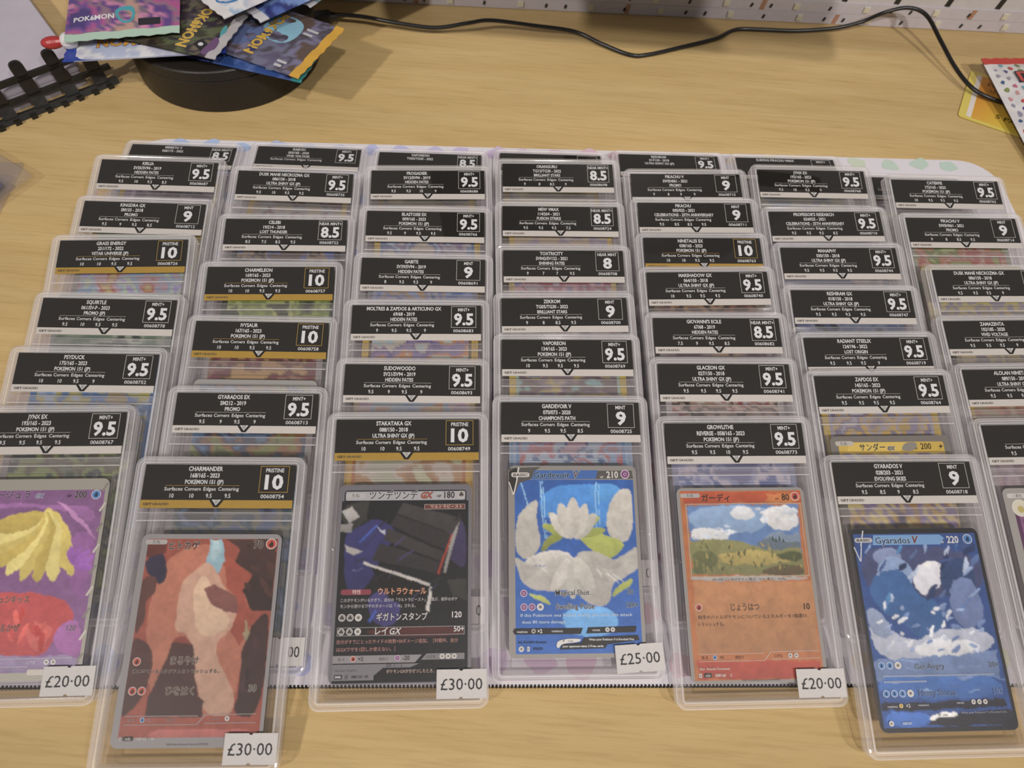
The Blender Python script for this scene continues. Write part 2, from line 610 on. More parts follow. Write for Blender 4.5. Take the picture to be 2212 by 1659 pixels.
ART={
 'CHARMANDER':[
  ('9a4a3a',0,[2.9,2.7,60.8,2.1,61.4,84,3.5,83.5]),
  ('b06a52',1,[14.3,8.7,24.3,5.2,31,3.5,38.7,15.5,46.2,20.6,54.1,37.2,50.9,53.3,48.7,76.4,14.4,76.1,6.6,37.1,9.2,20.6]),
  ('8fb4c4',0,[30.9,2.4,36,2.4,38.4,12.1,35.9,17.6,30,12.5]),
  ('a9c9d2',0,[31.9,2.4,34.4,2.4,35.9,8.7,33.9,12.1,31.5,10.4]),
  ('c79a82',1,[28.8,13,31.3,12.1,35.9,17.9,41.2,25.6,45.8,28.1,46.4,35.6,44.5,42.1,38.4,46.9,40,53.2,44.2,60.3,49.6,67.3,49.5,76,37.2,75.9,31.9,61,29,49.2,26,42.8,20.4,42,19.9,35.5,20.3,20.6,23.7,17.2]),
  ('d9b596',1,[27.1,19.8,30.3,18.1,34.1,24,35.9,31.4,43.7,35.6,43.5,40.4,36.4,44.4,29.3,42,26.2,28.9]),
  ('7f4b46',0,[30.1,23.8,35.1,21.9,45.5,27.3,46.8,34.1,40.9,33.7,34,29.9]),
  ('4a2f2b',0,[38.4,2.4,60.8,2.2,61.1,22.3,52.2,19.8,51,17.2,42.6,12.1,44.8,6.9]),
  ('35201e',0,[51.1,18.1,61.1,20.6,61.5,34,52.8,33.1,47.6,24.8]),
  ('a24a38',0,[37.9,9.5,42.6,12.1,50.6,17.6,47.4,24.4,54.1,37.2,49.4,47.7,44.5,42.1,46.8,33.9,45.3,27.3,40.6,24]),
  ('3a2220',1,[61.8,33.1,61.4,76.5,49.1,76.4,51.3,62.7,49.8,52.5,54.1,37.2]),
  ('6d2f27',0,[2.9,2.7,11.7,2.7,11.7,8.7,2.8,10.4]),
  ('2f2945',1,[2.5,11.3,7.3,8.7,11.7,8.7,13.4,18.9,10.8,22.7,3.9,17.2]),
  ('55302a',1,[1.7,19.8,8.7,17.6,9.8,25.6,5.3,28.9,6.8,35.5,3.7,45.1,1.8,33]),
  ('4b2824',1,[1.1,44.3,7.9,45.1,13.2,52.3,11.5,67.8,4.7,75.7,2.6,75.7]),
  ('4b2825',0,[19.8,46.4,28.7,46.8,31.9,61,33.8,67.9,36.3,69.5,36.6,76.3,12.8,76.1,13.1,67.8,17.2,57,19.2,50.8]),
  ('8a3c30',0,[21.2,44.6,25.4,44,26.8,45.2,28.7,47,19.9,46.6]),
  ('9b8d6a',0,[50.6,37.6,51.4,37.2,52.3,42.1,53.2,42.5,51.7,46.1,49.6,42.5,50.9,42.1]),
  ('b0605a',1,[15.2,81,26.5,80.6,42.8,81.2,59,81,58.8,85.8,15.9,85.4]),
 ],
 'STAKATAKA':[
  ('1b1a20',0,[0.6,7.7,61.1,8.2,61.9,87.4,2,86.6]),
  ('34336a',1,[4.3,18.7,18.2,14.9,29.4,22,22,31.1,15.8,47.4,6.1,50.2,3.7,35.4]),
  ('3e3a72',1,[15.2,50.3,25.7,47.5,32.2,57.8,26.4,64.9,17.3,61.9]),
  ('3c3358',1,[51.3,19.1,60,15.3,60.9,40.6,53.9,36,49.9,29.9]),
  ('3c59b0',0,[10.2,26.8,18.3,18.7,19.1,19,11.4,27]),
  ('3c59b0',0,[15.8,61.9,19.3,56.9,20.1,57.2,17.3,62.3]),
  ('b9bcc9',0,[18.4,19.6,20.8,21.5,22.7,21,22.3,23.5,20.4,22.3]),
  ('7a80a8',0,[6.2,38.8,10.1,39.4,12.7,38.5,10.1,39.8]),
  ('403c3c',0,[30.5,8.4,58,16.1,56.1,23.8,27.5,13.5]),
  ('343032',0,[27.6,14.2,55.9,24.2,51.9,31.4,24.6,18.9]),
  ('3c3839',0,[23.9,20.4,51.5,32.2,50,36,21.8,25.8]),
  ('2e2b2d',0,[20.3,27.3,50,36.7,47.8,41.2,16.7,34.8]),
  ('b8b3b0',0,[12.9,35.5,44,45.6,43.7,46.9,12.7,36.7]),
  ('151416',0,[16.1,37.8,44,47.1,42,56.9,25.9,52.7]),
  ('c4bfbc',0,[42,56.9,44,47.1,45.2,47.5,43.5,58]),
  ('8d8a88',0,[51.9,31.4,53.7,23.8,57.4,17.3,50.9,41.2,49.7,40.8]),
  ('a23a28',0,[47,41.2,53.3,23.4,53.9,23.8,47.8,41.9]),
  ('3a3836',0,[3.8,9.3,14.7,7,13.5,16.4,6.8,21.8,0.9,14.8]),
  ('a8a4a2',0,[1.6,12.4,6.2,10.1,10.3,14.9,5.8,17.9]),
  ('8b8785',0,[0.8,18.6,7.4,17.9,6.8,22.5,0.6,21.7]),
  ('a5a19e',0,[4.1,27.9,12.7,31,8.2,32.8,5,30.9]),
  ('3a3836',0,[51.7,44.2,60.9,43.6,61,53.2,54.1,50.9]),
  ('4d2422',1,[15.9,64.3,59.5,64.3,60.3,69,16.8,68.2]),
 ],
 'GARDEVOIR':[
  ('2b5fae',0,[3.1,7.3,60.7,6.9,61.3,86.2,4.3,85.6]),
  ('3f86d0',1,[17.9,10.9,36,8.5,57.3,11,58.2,23.9,43.2,31.8,25.6,28.6,13.6,22.2]),
  ('4d9ae0',1,[39.3,9.3,52.5,8.5,56.3,14.2,48.7,18.3,39.8,15.8]),
  ('5f9fd8',1,[26.1,66.6,46.5,65.3,51.6,72.7,45.8,79.2,30.4,79,24.4,73.2]),
  ('8fc0e4',0,[15.1,7.8,15.7,7.8,17.8,34.8,17.3,34.8]),
  ('8fc0e4',0,[16.5,7.8,16.8,7.8,18.9,34.8,18.5,34.8]),
  ('8fc0e4',0,[42.6,7.8,43.1,7.8,42.4,31.8,41.9,31.8]),
  ('8fc0e4',0,[44.3,7.8,44.6,7.8,43.9,31.8,43.6,31.8]),
  ('8fc0e4',0,[5.7,8.1,6.2,8.1,11.2,23.8,10.6,23.8]),
  ('bcb8b0',1,[15,15.6,10.5,18.2,4.3,24.5,2.9,33.2,3.4,40.9,8.9,45.9,16.6,37.9,13.1,28.5]),
  ('c0bcb4',1,[58.2,10.6,52.3,13.4,48.2,20.7,46.9,31.8,51.1,35.7,57.5,37.3,60.8,25.5,60.4,14.2]),
  ('b8b4ae',1,[1.8,42.4,9.3,46.7,20.3,48.7,31.5,44.9,45.8,46.9,55.6,42.7,62.4,37.3,62.4,48.9,55,52.6,48.5,55.6,47.3,64.6,41.7,66.4,35.6,63.8,31.1,58.5,18.5,59.2,6.8,56.9,4.1,48.6]),
  ('9fa84e',1,[30.3,31.7,41.6,31.8,56.7,36.5,52.4,42.7,45.9,45,38.1,39.5]),
  ('8e973f',1,[14.9,42.5,17.4,34.8,24.7,32.1,27,34.8,20.6,37.9]),
  ('9aa34a',1,[47.8,62.4,50,57.1,59.8,52.3,57.1,57.2,52.3,59.4]),
  ('a9b25a',1,[8.3,59.8,15.3,60.3,19.9,65.1,16.8,64.4,13,62.1]),
 ],
 'GROWLITHE':[
  ('b56a35',0,[1.4,1.5,61.3,1.8,59.9,86.6,1.3,85.9]),
  ('c0522c',0,[1.9,1.7,61.7,2,61.2,7.7,4.2,7.7]),
  ('c9783a',1,[43.7,2.4,60.2,2.6,60.7,7.7,41.2,7.7,44.4,5.2]),
  ('5c7fb4',0,[4.4,8.2,58.9,8.4,58.6,41.3,4.6,40.7]),
  ('86a5cc',1,[4.6,9.1,33.4,8.6,46.6,10.4,41.4,21.4,22.3,23,5.5,20.1]),
  ('dfe0e2',1,[41.6,11.7,47.9,8,56.4,9.5,59,13.3,57.9,19.7,49.1,21.5,42.7,18.7]),
  ('cfd4da',1,[25.5,10.2,33.3,8.8,38.7,12.2,34.4,16.7,25.9,15.7]),
  ('d3d6da',1,[4.8,20.1,13.3,18.4,24.3,21.7,24,24.9,5,25.6]),
  ('7f93ac',1,[41.1,24.1,47.3,20.6,52.6,23.4,58.7,20.7,58.6,28.9,40.5,29.6]),
  ('5f6f7f',1,[37,26.8,45,23.3,50.3,26.5,58.7,25.2,58.4,31.6,36.5,31.3]),
  ('7b7a4a',0,[4.4,25.6,24,24.4,40.5,29.6,58.6,28.9,58.6,41.3,4.6,40.7]),
  ('a08f4c',1,[14.9,31.1,31,29.5,49.7,31.5,55,34.3,39.6,36.7,20.9,36.5]),
  ('5b5f38',1,[4.8,31,15,29.3,19.2,34.7,11.2,40.4,4.8,40.5]),
  ('6a5a3c',1,[37.5,38.5,49.1,36,58.4,37,58.4,41.3,37.2,41]),
  ('4b5230',1,[44,31.4,58.4,30.2,58.3,35.2,49.3,34.2]),
  ('b67c4c',0,[4.9,43.9,61.3,44.3,61,75.4,4.1,74.9]),
  ('b2402a',0,[3.2,78.3,60.8,79,60.4,86.6,3.4,85.8]),
  ('a6a29e',1,[3.3,41.8,29.7,41.4,60.6,41.6,59.6,43.4,29.4,43.7,3.9,43.5]),
 ],
 'GYARADOSV':[
  ('2f4f8e',0,[1.5,2.4,62.4,2.6,61.3,86.1,1.8,85.9]),
  ('48507c',1,[4,9.7,24.3,8.1,61.2,10.3,61.4,29.9,19.5,32.8,3.5,29.1]),
  ('7f8fb8',1,[9.6,10.2,19.4,8.9,24.5,11.7,21.3,18.8,11.3,16.9]),
  ('d5d6e0',1,[26,18.9,37.5,13.7,43.9,19.1,37,29.5,27.5,30.3]),
  ('8aa3cf',1,[14.1,11.6,26.7,15.3,26.5,25.9,15.8,32.7,6.3,29.1]),
  ('3a6aa8',1,[5.6,22.1,22.6,17,27.3,31.1,38.2,33,39,46.7,25.4,49.8,17.9,41.3,6.1,35.1]),
  ('2c4470',1,[40.2,19,50,12.9,56.1,15.7,56.7,29.8,46.9,35.7,39.8,29.6]),
  ('6d80b0',1,[43.8,24.4,55.5,22.8,59.4,38.5,51.9,46.9,41.9,41.7]),
  ('b9c0d4',1,[0.6,41,10.1,43.7,19.8,50.6,33.4,46.6,46.9,44.3,59.3,47,60.1,55.4,32.5,59.9,3.7,58.5]),
  ('dcdfe6',1,[19.3,53,32.9,49.1,47.4,50.2,55.9,53.7,42.3,56.7,25.7,57.3]),
  ('8d9cbd',1,[2.4,35.1,9.3,37.7,13.6,44.6,10.8,49.6,1.4,46.1]),
  ('6e86b4',0,[1.9,58.5,60.1,55.4,59.2,66.9,2.1,67.4]),
  ('3e6bb0',1,[2.4,65.8,22.4,64.6,59.4,66.1,60,75,2.6,74.6]),
  ('2a2c38',0,[1.9,76.2,59,75.3,59,78.9,1.9,79.2]),
  ('3d6fc0',1,[2.9,79.7,22.9,79.8,22.5,86,2.7,86]),
  ('2a2a36',0,[23.5,81.3,61.5,79.8,61.3,86.1,21.7,86]),
  ('d6d6d6',1,[23,81.7,28.2,80.3,36.2,80.2,34.6,81.7,26,82.3,23.8,84.1,22.1,83.7]),
 ],
 'JYNX':[
  ('85598c',0,[0.6,5.3,60.3,5.7,61.5,84.7,0.6,83.1]),
  ('a06aa8',1,[0.6,10.8,57.2,11.6,58,22.3,48.8,14.2,14.9,11.9,0.6,21.4]),
  ('8f5a98',1,[48.3,22.2,61.5,27.7,60.1,46.7,57.4,56.7,49.7,46.5]),
  ('b8484a',1,[10.1,52.4,32.5,50.4,51.2,54.9,57.8,61.7,50.5,71.3,47.3,76.9,38.5,78.2,11,76.8]),
  ('c25a56',1,[34.8,62.8,48.7,65.6,46.2,75.2,39.8,76.7]),
  ('a868aa',1,[47.3,67.2,58.2,61.7,62.4,78,52.6,78.6]),
  ('8a7a9c',0,[7,77.5,61.4,78.6,61.6,85.1,4.3,83.8]),
 ],
}

SW, SH, T = 78.6, 134.4, 5.4
LW, LB, LS, LT = 69.56, 16.8, 3.72, 3.63
CT = 35.9
HW = SW / 2

def rim_loop(ins, z, r=None):
    r = max(4.6 - ins, 0.6) if r is None else r
    return [(x, y, z) for x, y in rrect(-HW + ins, -SH + ins, HW - ins, -ins, r, 5)]
_prof = ((0.5, -T), (0.0, -T + 0.5), (0.0, -3.05), (0.35, -2.85), (0.35, -2.55), (0.0, -2.35), (0.0, -1.0), (0.12, -0.5), (0.5, -0.12), (1.0, 0.0), (1.5, 0.0), (1.75, -0.7), (2.6, -0.7), (2.8, -0.15), (3.15, -0.15), (3.7, -0.15), (3.95, -2.2), (3.95, -T + 0.9), (2.9, -T + 0.9), (2.7, -T))
ME_RIM = loft('case_rim', [rim_loop(i, z) for i, z in _prof], second=(7, 10, 13, 15))
ME_RIM.materials.append(M_rim); ME_RIM.materials.append(M_edge)
def ring(x0, y0, x1, y1, r, wd, z0, z1):
    return [[(x, y, z) for x, y in rrect(x0 + i, y0 + i, x1 - i, y1 - i, max(r - i, .4), 4)] for i, z in ((0, z1 - .6), (.3, z1), (wd * .4, z1), (wd * .5, z1 - .5), (wd, z1 - .6), (wd, z0))]
ME_INNER = loft('inner_frame', ring(-34.6, -130.2, 34.6, -30.6, 2.5, 2.6, -3.4, -0.75), closed=False)
def xbar(name, prof, x0, x1):
    return loft(name, [[(x, y, z) for y, z in prof] for x in (x0, x1)], closed=False, caps=True)
ME_DIV = xbar('divider', [(-26.0, -0.65), (-26.5, -0.2), (-27.2, -0.2), (-27.5, -0.9), (-28.6, -0.9), (-28.9, -0.2), (-29.7, -0.2), (-30.1, -0.65), (-30.1, -4.2), (-26.0, -4.2)], -35.2, 35.2)
ME_DIV.materials.append(M_inner); ME_DIV.materials.append(M_edge)
for k in (0, 6):  # the two outer bevels get the painted highlight white as well
    ME_DIV.polygons[k].material_index = 1
_pp = rrect(-HW + 3.85, -SH + 3.85, HW - 3.85, -3.85, 1.0, 4)   # one face of the closed case
ME_PANE = mesh('pane', [(x, y, 0.0) for x, y in _pp], [tuple(range(len(_pp)))])
v, f = box(-LW / 2, -LT - LB, -1.0, LW / 2, -LT, -0.8)
ME_LABEL = mesh('label', v, f)
v, f = box(-LW / 2, -LT - LB - LS, -1.0, LW / 2, -LT - LB, -0.8)
ME_STRIP = mesh('label_strip', v, f)
ME_CARD = prism('card', rrect(-31.5, -CT - 88, 31.5, -CT, 3.0, 5), -1.75, -1.4)
v, f = box(16.3, -130.2, 0.02, 38.4, -118.2, 0.12)
_st = [(16.3, -130.2), (26.2, -130.2), (26.6, -129.5), (27.6, -129.5), (28.0, -130.2), (38.4, -130.2), (38.4, -118.2), (28.0, -118.2), (27.6, -118.8), (26.6, -118.8), (26.2, -118.2), (16.3, -118.2)]
ME_STICK = prism('price_sticker', _st, 0.02, 0.14)

WHITE, GREY, GOLD = 'cfcfd0', 'c4c2c0', 'b08c26'

SXL = 0.79

def label_print(info):
    name, l2, l3, scores, word, grade, serial = info
    d = Draw(-LW / 2, -LT)
    gold = word == 'PRISTINE'
    lc = GOLD if gold else 'b9b6b2'
    if name: d.text(name, 27.9, 2.15, 2.0, WHITE, sx=SXL, bold=.026)
    if l2: d.text(l2, 27.9, 5.3, 1.95, WHITE, sx=SXL, bold=.026)
    if l3: d.text(l3, 27.9, 8.35, 1.85, WHITE, sx=SXL, bold=.026)
    if scores:
        d.rect(lc, 10.2, 9.95, 44.4, 10.1)
        for t, x, ww in zip(('Surfaces', 'Corners', 'Edges', 'Centering'), (14.2, 23.0, 30.8, 39.5), (8.4, 7.5, 5.7, 9.5)):
            d.text(t, x, 11.6, 1.6, WHITE, bold=0.012, w=ww)
        for t, x in zip(scores.split(), (13.8, 22.9, 30.8, 39.4)):
            d.text(t, x, 14.8, 1.85, WHITE, bold=0.014, sx=0.86)
    d.frame(lc, 53.4, 0.75, 66.9, 13.2, 0.24)
    if word: d.text(word, 60.2, 2.75, 1.8, WHITE, sx=0.82, w=12.6 if word.startswith('NEAR MINT+') else None)
    if grade: d.text(grade, 60.2, 8.3, 6.3, 'd4d6da', bold=0.035, w={'10': 8.6}.get(grade, 10.6 if len(grade) > 1 else 5.2))
    if serial: d.text(serial, 60.0, 15.0, 1.7, WHITE, bold=0.012, w=10.8)
    # brand strip: word mark and the pointed emblem
    d.text('GET', 1.3, LB + 1.9, 1.05, '3a332c', align='l', w=4.0, bold=0.03)
    d.text('GRADED', 5.6, LB + 1.9, 1.05, '4a423a', align='l', w=7.4, bold=0.016)
    tx = 34.6
    d.poly('171513', [(tx - 3.9, LB - 0.9), (tx + 3.9, LB - 0.9), (tx + 1.0, LB + 3.3), (tx - 1.0, LB + 3.3)])
    d.poly('c8c6c4', [(tx - 2.1, LB - 0.2), (tx + 2.1, LB - 0.2), (tx, LB + 2.5)])
    for q in (-0.75, 0.0, 0.75):
        d.line('2a2624', tx + q, LB - 0.2, tx + q * .55, LB + 1.9 - abs(q) * .7, 0.2)
    return d

def blotches(pal, seed, scale=0.075):
    pc = [lin(c) for c in pal]
    def cf(x, y):
        p = Vector((x * scale + seed * 7.3, y * scale * 1.2 + seed * 3.1, seed))
        t = 0.5 + 0.75 * noise.noise(p) + 0.28 * noise.noise(p * 2.7)
        t = min(max(t, 0), 0.9999) * len(pc)
        i = int(t)
        q = t - i
        q = min(max((q - 0.42) / 0.16, 0), 1)
        a, b = pc[i], pc[min(i + 1, len(pc) - 1)]
        return tuple(a[k] * (1 - q) + b[k] * q for k in range(3))
    return cf

def icon(d, x, y, r, kind):
    base, mark = {'fire': ('c04a38', '3a1c18'), 'metal': ('9a9694', '3a3634'), 'psychic': ('9a5c98', '4a2a4c'), 'water': ('4a86c4', '1e3860'), 'any': ('c8c4c0', '4a4644'), 'bolt': ('c8a838', '4a3a18')}[kind]
    d.disc('d8d4d0', x, y, r)
    d.disc(base, x, y, r * .88)
    if kind == 'fire':
        d.poly(mark, [(x, y - .7 * r), (x + .5 * r, y), (x + .3 * r, y + .6 * r), (x - .3 * r, y + .6 * r), (x - .5 * r, y + .05 * r), (x - .15 * r, y - .1 * r)], 1)
    elif kind == 'water':
        d.poly(mark, [(x + .1 * r, y - .75 * r), (x + .5 * r, y + .2 * r), (x, y + .65 * r), (x - .5 * r, y + .2 * r)], 1)
    elif kind == 'psychic':
        d.disc(mark, x, y, r * .6); d.disc('c89ac4', x, y, r * .4); d.disc(mark, x, y, r * .2)
    elif kind == 'bolt':
        d.poly(mark, [(x + .3 * r, y - .6 * r), (x - .5 * r, y + .1 * r), (x, y + .1 * r), (x - .2 * r, y + .6 * r), (x + .5 * r, y - .1 * r), (x, y - .1 * r)])
    else:
        for k in range(3 if kind == 'metal' else 6):
            a = k * 6.283 / (3 if kind == 'metal' else 6) + .5
            d.line(mark, x, y, x + .6 * r * math.cos(a), y + .6 * r * math.sin(a), r * (.5 if kind == 'metal' else .18))

def outlined(d, s, x, y, h, col, edge, **k):
    b = k.pop('bold', 0.015)
    d.text(s, x, y, h, edge, bold=b + 0.035, ref=b, **k)
    d.text(s, x, y, h, col, bold=b, **k)

def painted(d, P, seed, soft):
    """paint the list of shapes on a fine colour grid with soft, uneven brush edges (first shape = picture area)"""
    x0, y0 = min(p[0] for p in P[0][2]), min(p[1] for p in P[0][2])
    x1, y1 = max(p[0] for p in P[0][2]), max(p[1] for p in P[0][2])
    x0, x1 = max(x0, 1.6), min(x1, 61.4)
    nx, ny = int((x1 - x0) / 0.42), int((y1 - y0) / 0.42)
    rs = np.random.RandomState(seed)
    gx, gy = np.meshgrid(np.linspace(x0, x1, nx + 1), np.linspace(y0, y1, ny + 1))
    def fog(cell):
        a, b = int(63 / cell) + 3, int(88 / cell) + 3
        n = rs.rand(b, a) * 2 - 1
        u, v_ = gx / cell, gy / cell
        i, j = u.astype(int), v_.astype(int)
        fu, fv = u - i, v_ - j
        fu, fv = fu * fu * (3 - 2 * fu), fv * fv * (3 - 2 * fv)
        return (n[j, i] * (1 - fu) + n[j, i + 1] * fu) * (1 - fv) + (n[j + 1, i] * (1 - fu) + n[j + 1, i + 1] * fu) * fv
    wx = gx + soft * (0.9 * fog(6) + 0.5 * fog(2.2) + 0.25 * fog(0.9))
    wy = gy + soft * (0.9 * fog(6) + 0.5 * fog(2.2) + 0.25 * fog(0.9))
    img = np.zeros((ny + 1, nx + 1, 3)) + np.array(lin(P[0][0]))
    for col, sm, pts in P[1:]:
        for _ in range(2 if sm else 0):
            q = []
            for i in range(len(pts)):
                a, b = pts[i], pts[(i + 1) % len(pts)]
                q += [(a[0] * .75 + b[0] * .25, a[1] * .75 + b[1] * .25), (a[0] * .25 + b[0] * .75, a[1] * .25 + b[1] * .75)]
            pts = q
        ins = np.zeros(gx.shape, bool)
        for i in range(len(pts)):
            (ax, ay), (bx, by) = pts[i], pts[(i + 1) % len(pts)]
            if ay == by:
                continue
            ins ^= ((ay > wy) != (by > wy)) & (wx < (bx - ax) * (wy - ay) / (by - ay) + ax)
        tone = np.array(lin(col)) * (1 + 0.10 * rs.randn())
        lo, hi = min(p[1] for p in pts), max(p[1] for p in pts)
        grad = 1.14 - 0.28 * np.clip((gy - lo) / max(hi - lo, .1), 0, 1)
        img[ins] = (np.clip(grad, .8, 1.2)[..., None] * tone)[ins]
    img *= (1 + 0.10 * fog(4) + 0.08 * fog(1.5) + 0.05 * fog(.6))[..., None]
    p_ = np.pad(img, ((1, 1), (1, 1), (0, 0)), 'edge')
    img = (4 * p_[1:-1, 1:-1] + p_[:-2, 1:-1] + p_[2:, 1:-1] + p_[1:-1, :-2] + p_[1:-1, 2:]) / 8
    img = np.clip(img, 0.004, 0.9)
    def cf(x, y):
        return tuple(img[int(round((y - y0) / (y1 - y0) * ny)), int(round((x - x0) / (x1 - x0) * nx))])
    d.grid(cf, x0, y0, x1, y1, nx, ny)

def card_print(key):
    """front-row cards: frame, scenery and printed words; the creatures themselves are left out"""
    d = Draw(-31.5, -CT)
    dark = '241d1b'
    border = {'CHARMANDER': '8e8a8c', 'STAKATAKA': '6f6d74', 'GARDEVOIR': '8c8884', 'GROWLITHE': '8f8a86', 'GYARADOSV': '26262c', 'JYNX': '9c988e', 'ZAPDOS': '77726c', 'KABUTO': '9a9692'}[key]
    d.rect(border, .02, .02, 62.98, 87.98, 2.95)
    if key == 'STAKATAKA':
        d.rect('1f1e24', 2.6, 2.6, 60.4, 85.6, 1.5)
        d.rect('a9a9ae', 3.2, 3.2, 59.8, 7.4, .6)
    P = [(col, sm, list(zip(pts[0::2], pts[1::2]))) for col, sm, pts in ART.get(key, [])]
    rg = random.Random(len(key) * 7 + ord(key[0]))
    def petal(c, x, y, ln, wd, ang, curl=0.0):
        a = R(ang)
        ca, sa = math.cos(a), math.sin(a)
        p = [(0, 0), (ln * .3, wd * .5), (ln * .7, wd * .45 + curl), (ln, curl * 1.6), (ln * .7, -wd * .4 + curl), (ln * .3, -wd * .45)]
        P.append((c, 1, [(x + px * ca - py * sa, y + px * sa + py * ca) for px, py in p]))
    def scatter(n, x0, y0, x1, y1, cols, l0, l1, w0, w1, a0, a1):
        for _ in range(n):
            petal(rg.choice(cols), rg.uniform(x0, x1), rg.uniform(y0, y1), rg.uniform(l0, l1), rg.uniform(w0, w1), rg.uniform(a0, a1), rg.uniform(-.6, .6))
    if key == 'GYARADOSV':
        scatter(26, 6, 10, 56, 40, ['5c78b0', '3c5690', '8fa8d4', '2c3e6c', '4a86c0', 'b4c4e0'], 4, 12, 1, 3, -70, -35)
        scatter(40, 5, 36, 56, 56, ['d8dce6', 'b8c4da', '8ea4cc', '6c86b8', 'e2e6ec'], 2, 7, .8, 2.4, -60, 10)
        scatter(16, 6, 58, 56, 72, ['5c7cb4', '486aa8', '7c98c8'], 6, 16, .5, 1.2, -8, 8)
    elif key == 'GROWLITHE':
        scatter(14, 38, 10, 56, 17, ['e4e6ea', 'd0d8e2', 'c4cedc'], 2, 5, 1.5, 3, -20, 20)
        scatter(10, 7, 18, 24, 24, ['d4dae2', 'bccadc'], 3, 7, 1, 2, -10, 10)
        scatter(60, 5, 28, 58, 40.5, ['8a8448', '6a6c38', 'a89450', '565c32', '9a8c54', '4a4e2c'], 1.5, 4.5, .5, 1.2, -110, -60)
    elif key == 'CHARMANDER':
        scatter(7, 48, 8, 58, 24, ['54332c', '462823'], 5, 10, 1.5, 3.5, 40, 70)
        scatter(6, 50, 34, 56, 62, ['46282a', '2f1c1a'], 5, 10, 1.5, 3, 70, 100)
    elif key == 'GARDEVOIR':
        for ang in (-165, -15, -140, -40): petal('98a24a' if ang % 2 else 'a9b25a', 31, 34, 17, 5, ang, .8)
        for ang, ln in ((-130, 18), (-50, 18), (-110, 20), (-70, 20), (-90, 22)):
            petal('c2beb6' if ang % 20 else 'b2b6a0', 31, 36, ln, 7.5, ang, 0)
        for k, ang in enumerate((12, 168, 35, 145, 60, 120, 90)): petal(('b0ada6', 'c6c2bb')[k % 2], 31, 42, 25 if ang in (12, 168) else 22, 7, ang, .8)
        scatter(10, 8, 40, 52, 52, ['bcbab6', 'c8c6c0'], 5, 10, .4, .9, 20, 60)
    elif key == 'JYNX':
        for k in range(9):
            petal(('d8c35e', 'e2d27a', 'c8b04c')[k % 3], 34 + k * .4, 11 + k * .4, 40 - k, 10, 52 + k * 12, 4)
        for k in range(5): petal('9a5cb4', 52, 40, 10, 3.2, -110 + k * 28, .5)
        scatter(14, 12, 56, 50, 76, ['c84a46', 'b83634', 'd85e56'], 5, 12, 1.5, 3.5, 50, 120)
        for k in range(3): petal('c78cc4', 40 + 4 * k, 9 + 3 * k, 20, 1.6, 38 + 5 * k)
    elif key == 'STAKATAKA':
        scatter(14, 6, 14, 58, 60, ['26242a', '302e48', '2a2830', '443c66'], 5, 12, .6, 1.6, -60, -20)
    if P:
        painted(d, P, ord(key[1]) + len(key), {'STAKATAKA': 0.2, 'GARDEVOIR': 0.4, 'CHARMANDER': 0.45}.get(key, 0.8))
    def pill(txt, x0=2.2, y0=2.6, x1=11.5, y1=4.7, c='a8a4a2'):
        d.rect(c, x0, y0, x1, y1, 0.9)
        d.text(txt, (x0 + x1) / 2, (y0 + y1) / 2, 1.3, dark, bold=0.0)
    if key == 'CHARMANDER':
        pill('たね', 1.8, 2.4, 11.5, 4.6)
        outlined(d, 'ヒトカゲ', 19.4, 5.2, 2.9, dark, 'b0a09a', w=13.6)
        d.text('HP', 48.4, 5.3, 1.1, dark); outlined(d, '70', 52.6, 4.6, 3.2, dark, 'b0a09a')
        icon(d, 58.4, 4.3, 2.4, 'fire')
        icon(d, 6.0, 54.2, 1.7, 'fire')
        outlined(d, 'まるやけ', 26.3, 53.9, 2.6, dark, 'b8a49a', w=12)
        outlined(d, '場に出ているスタジアムをトラッシュする。', 4.6, 58.2, 1.25, dark, 'a8948a', align='l', w=37)
        icon(d, 6.0, 65.9, 1.7, 'fire'); icon(d, 9.9, 65.9, 1.7, 'fire')
        outlined(d, 'ひをはく', 26.0, 66.0, 2.6, dark, 'b8a49a', w=12)
        outlined(d, '30', 56.7, 65.0, 2.6, dark, 'c0b4ac')
        for y in (75.7, 79.0):
            d.line('a09a98', 4.5, y, 35.0, y, .25); d.line('a09a98', 38, y - .4, 59.5, y - .6, .25)
        d.line('a09a98', 35, 79.0, 38, 75.3, .35)
        d.text('弱 点', 7.5, 77.3, 1.0, '9a8f8c', bold=0); icon(d, 12.0, 77.2, 1.0, 'water'); d.text('×2', 14.6, 77.2, 1.2, '9a8f8c')
        d.text('抵抗力', 24, 77.3, 1.0, '9a8f8c', bold=0); d.text('にげる', 42, 77.0, 1.0, '9a8f8c', bold=0); icon(d, 47.4, 76.8, 1.0, 'any')
        d.rect('b8b2b0', 3.6, 83.6, 4.8, 85.0, .2); d.text('G', 4.2, 84.3, .9, dark)
        d.rect('2a2422', 5.2, 83.5, 9.2, 85.1, .2); d.text('sv2a', 7.2, 84.3, .9, 'c8c2c0')
        d.text('168/165', 12.8, 84.3, 1.05, 'c8c2c0'); d.text('AR', 17.6, 84.3, .9, 'c8c2c0')
        d.text('©2023 Pokémon/Nintendo/Creatures/GAME FREAK', 32, 86.6, .6, '4a4644', bold=0)
    elif key == 'STAKATAKA':
        d.rect('b4b2b2', 3.4, 4.0, 12.4, 6.2, .9); d.text('たね', 7.9, 5.1, 1.4, dark, bold=0.0)
        outlined(d, 'ツンデツンデ', 14.3, 5.1, 3.0, dark, 'c4c4c8', align='l', w=23)
        outlined(d, 'GX', 41.5, 5.1, 2.7, 'a8503c', '5a2a22', slant=.25, bold=0.03)
        d.text('HP', 47.4, 5.6, 1.2, dark); d.text('180', 52.3, 5.0, 3.0, dark, sx=.86)
        icon(d, 58.0, 4.8, 1.7, 'metal')
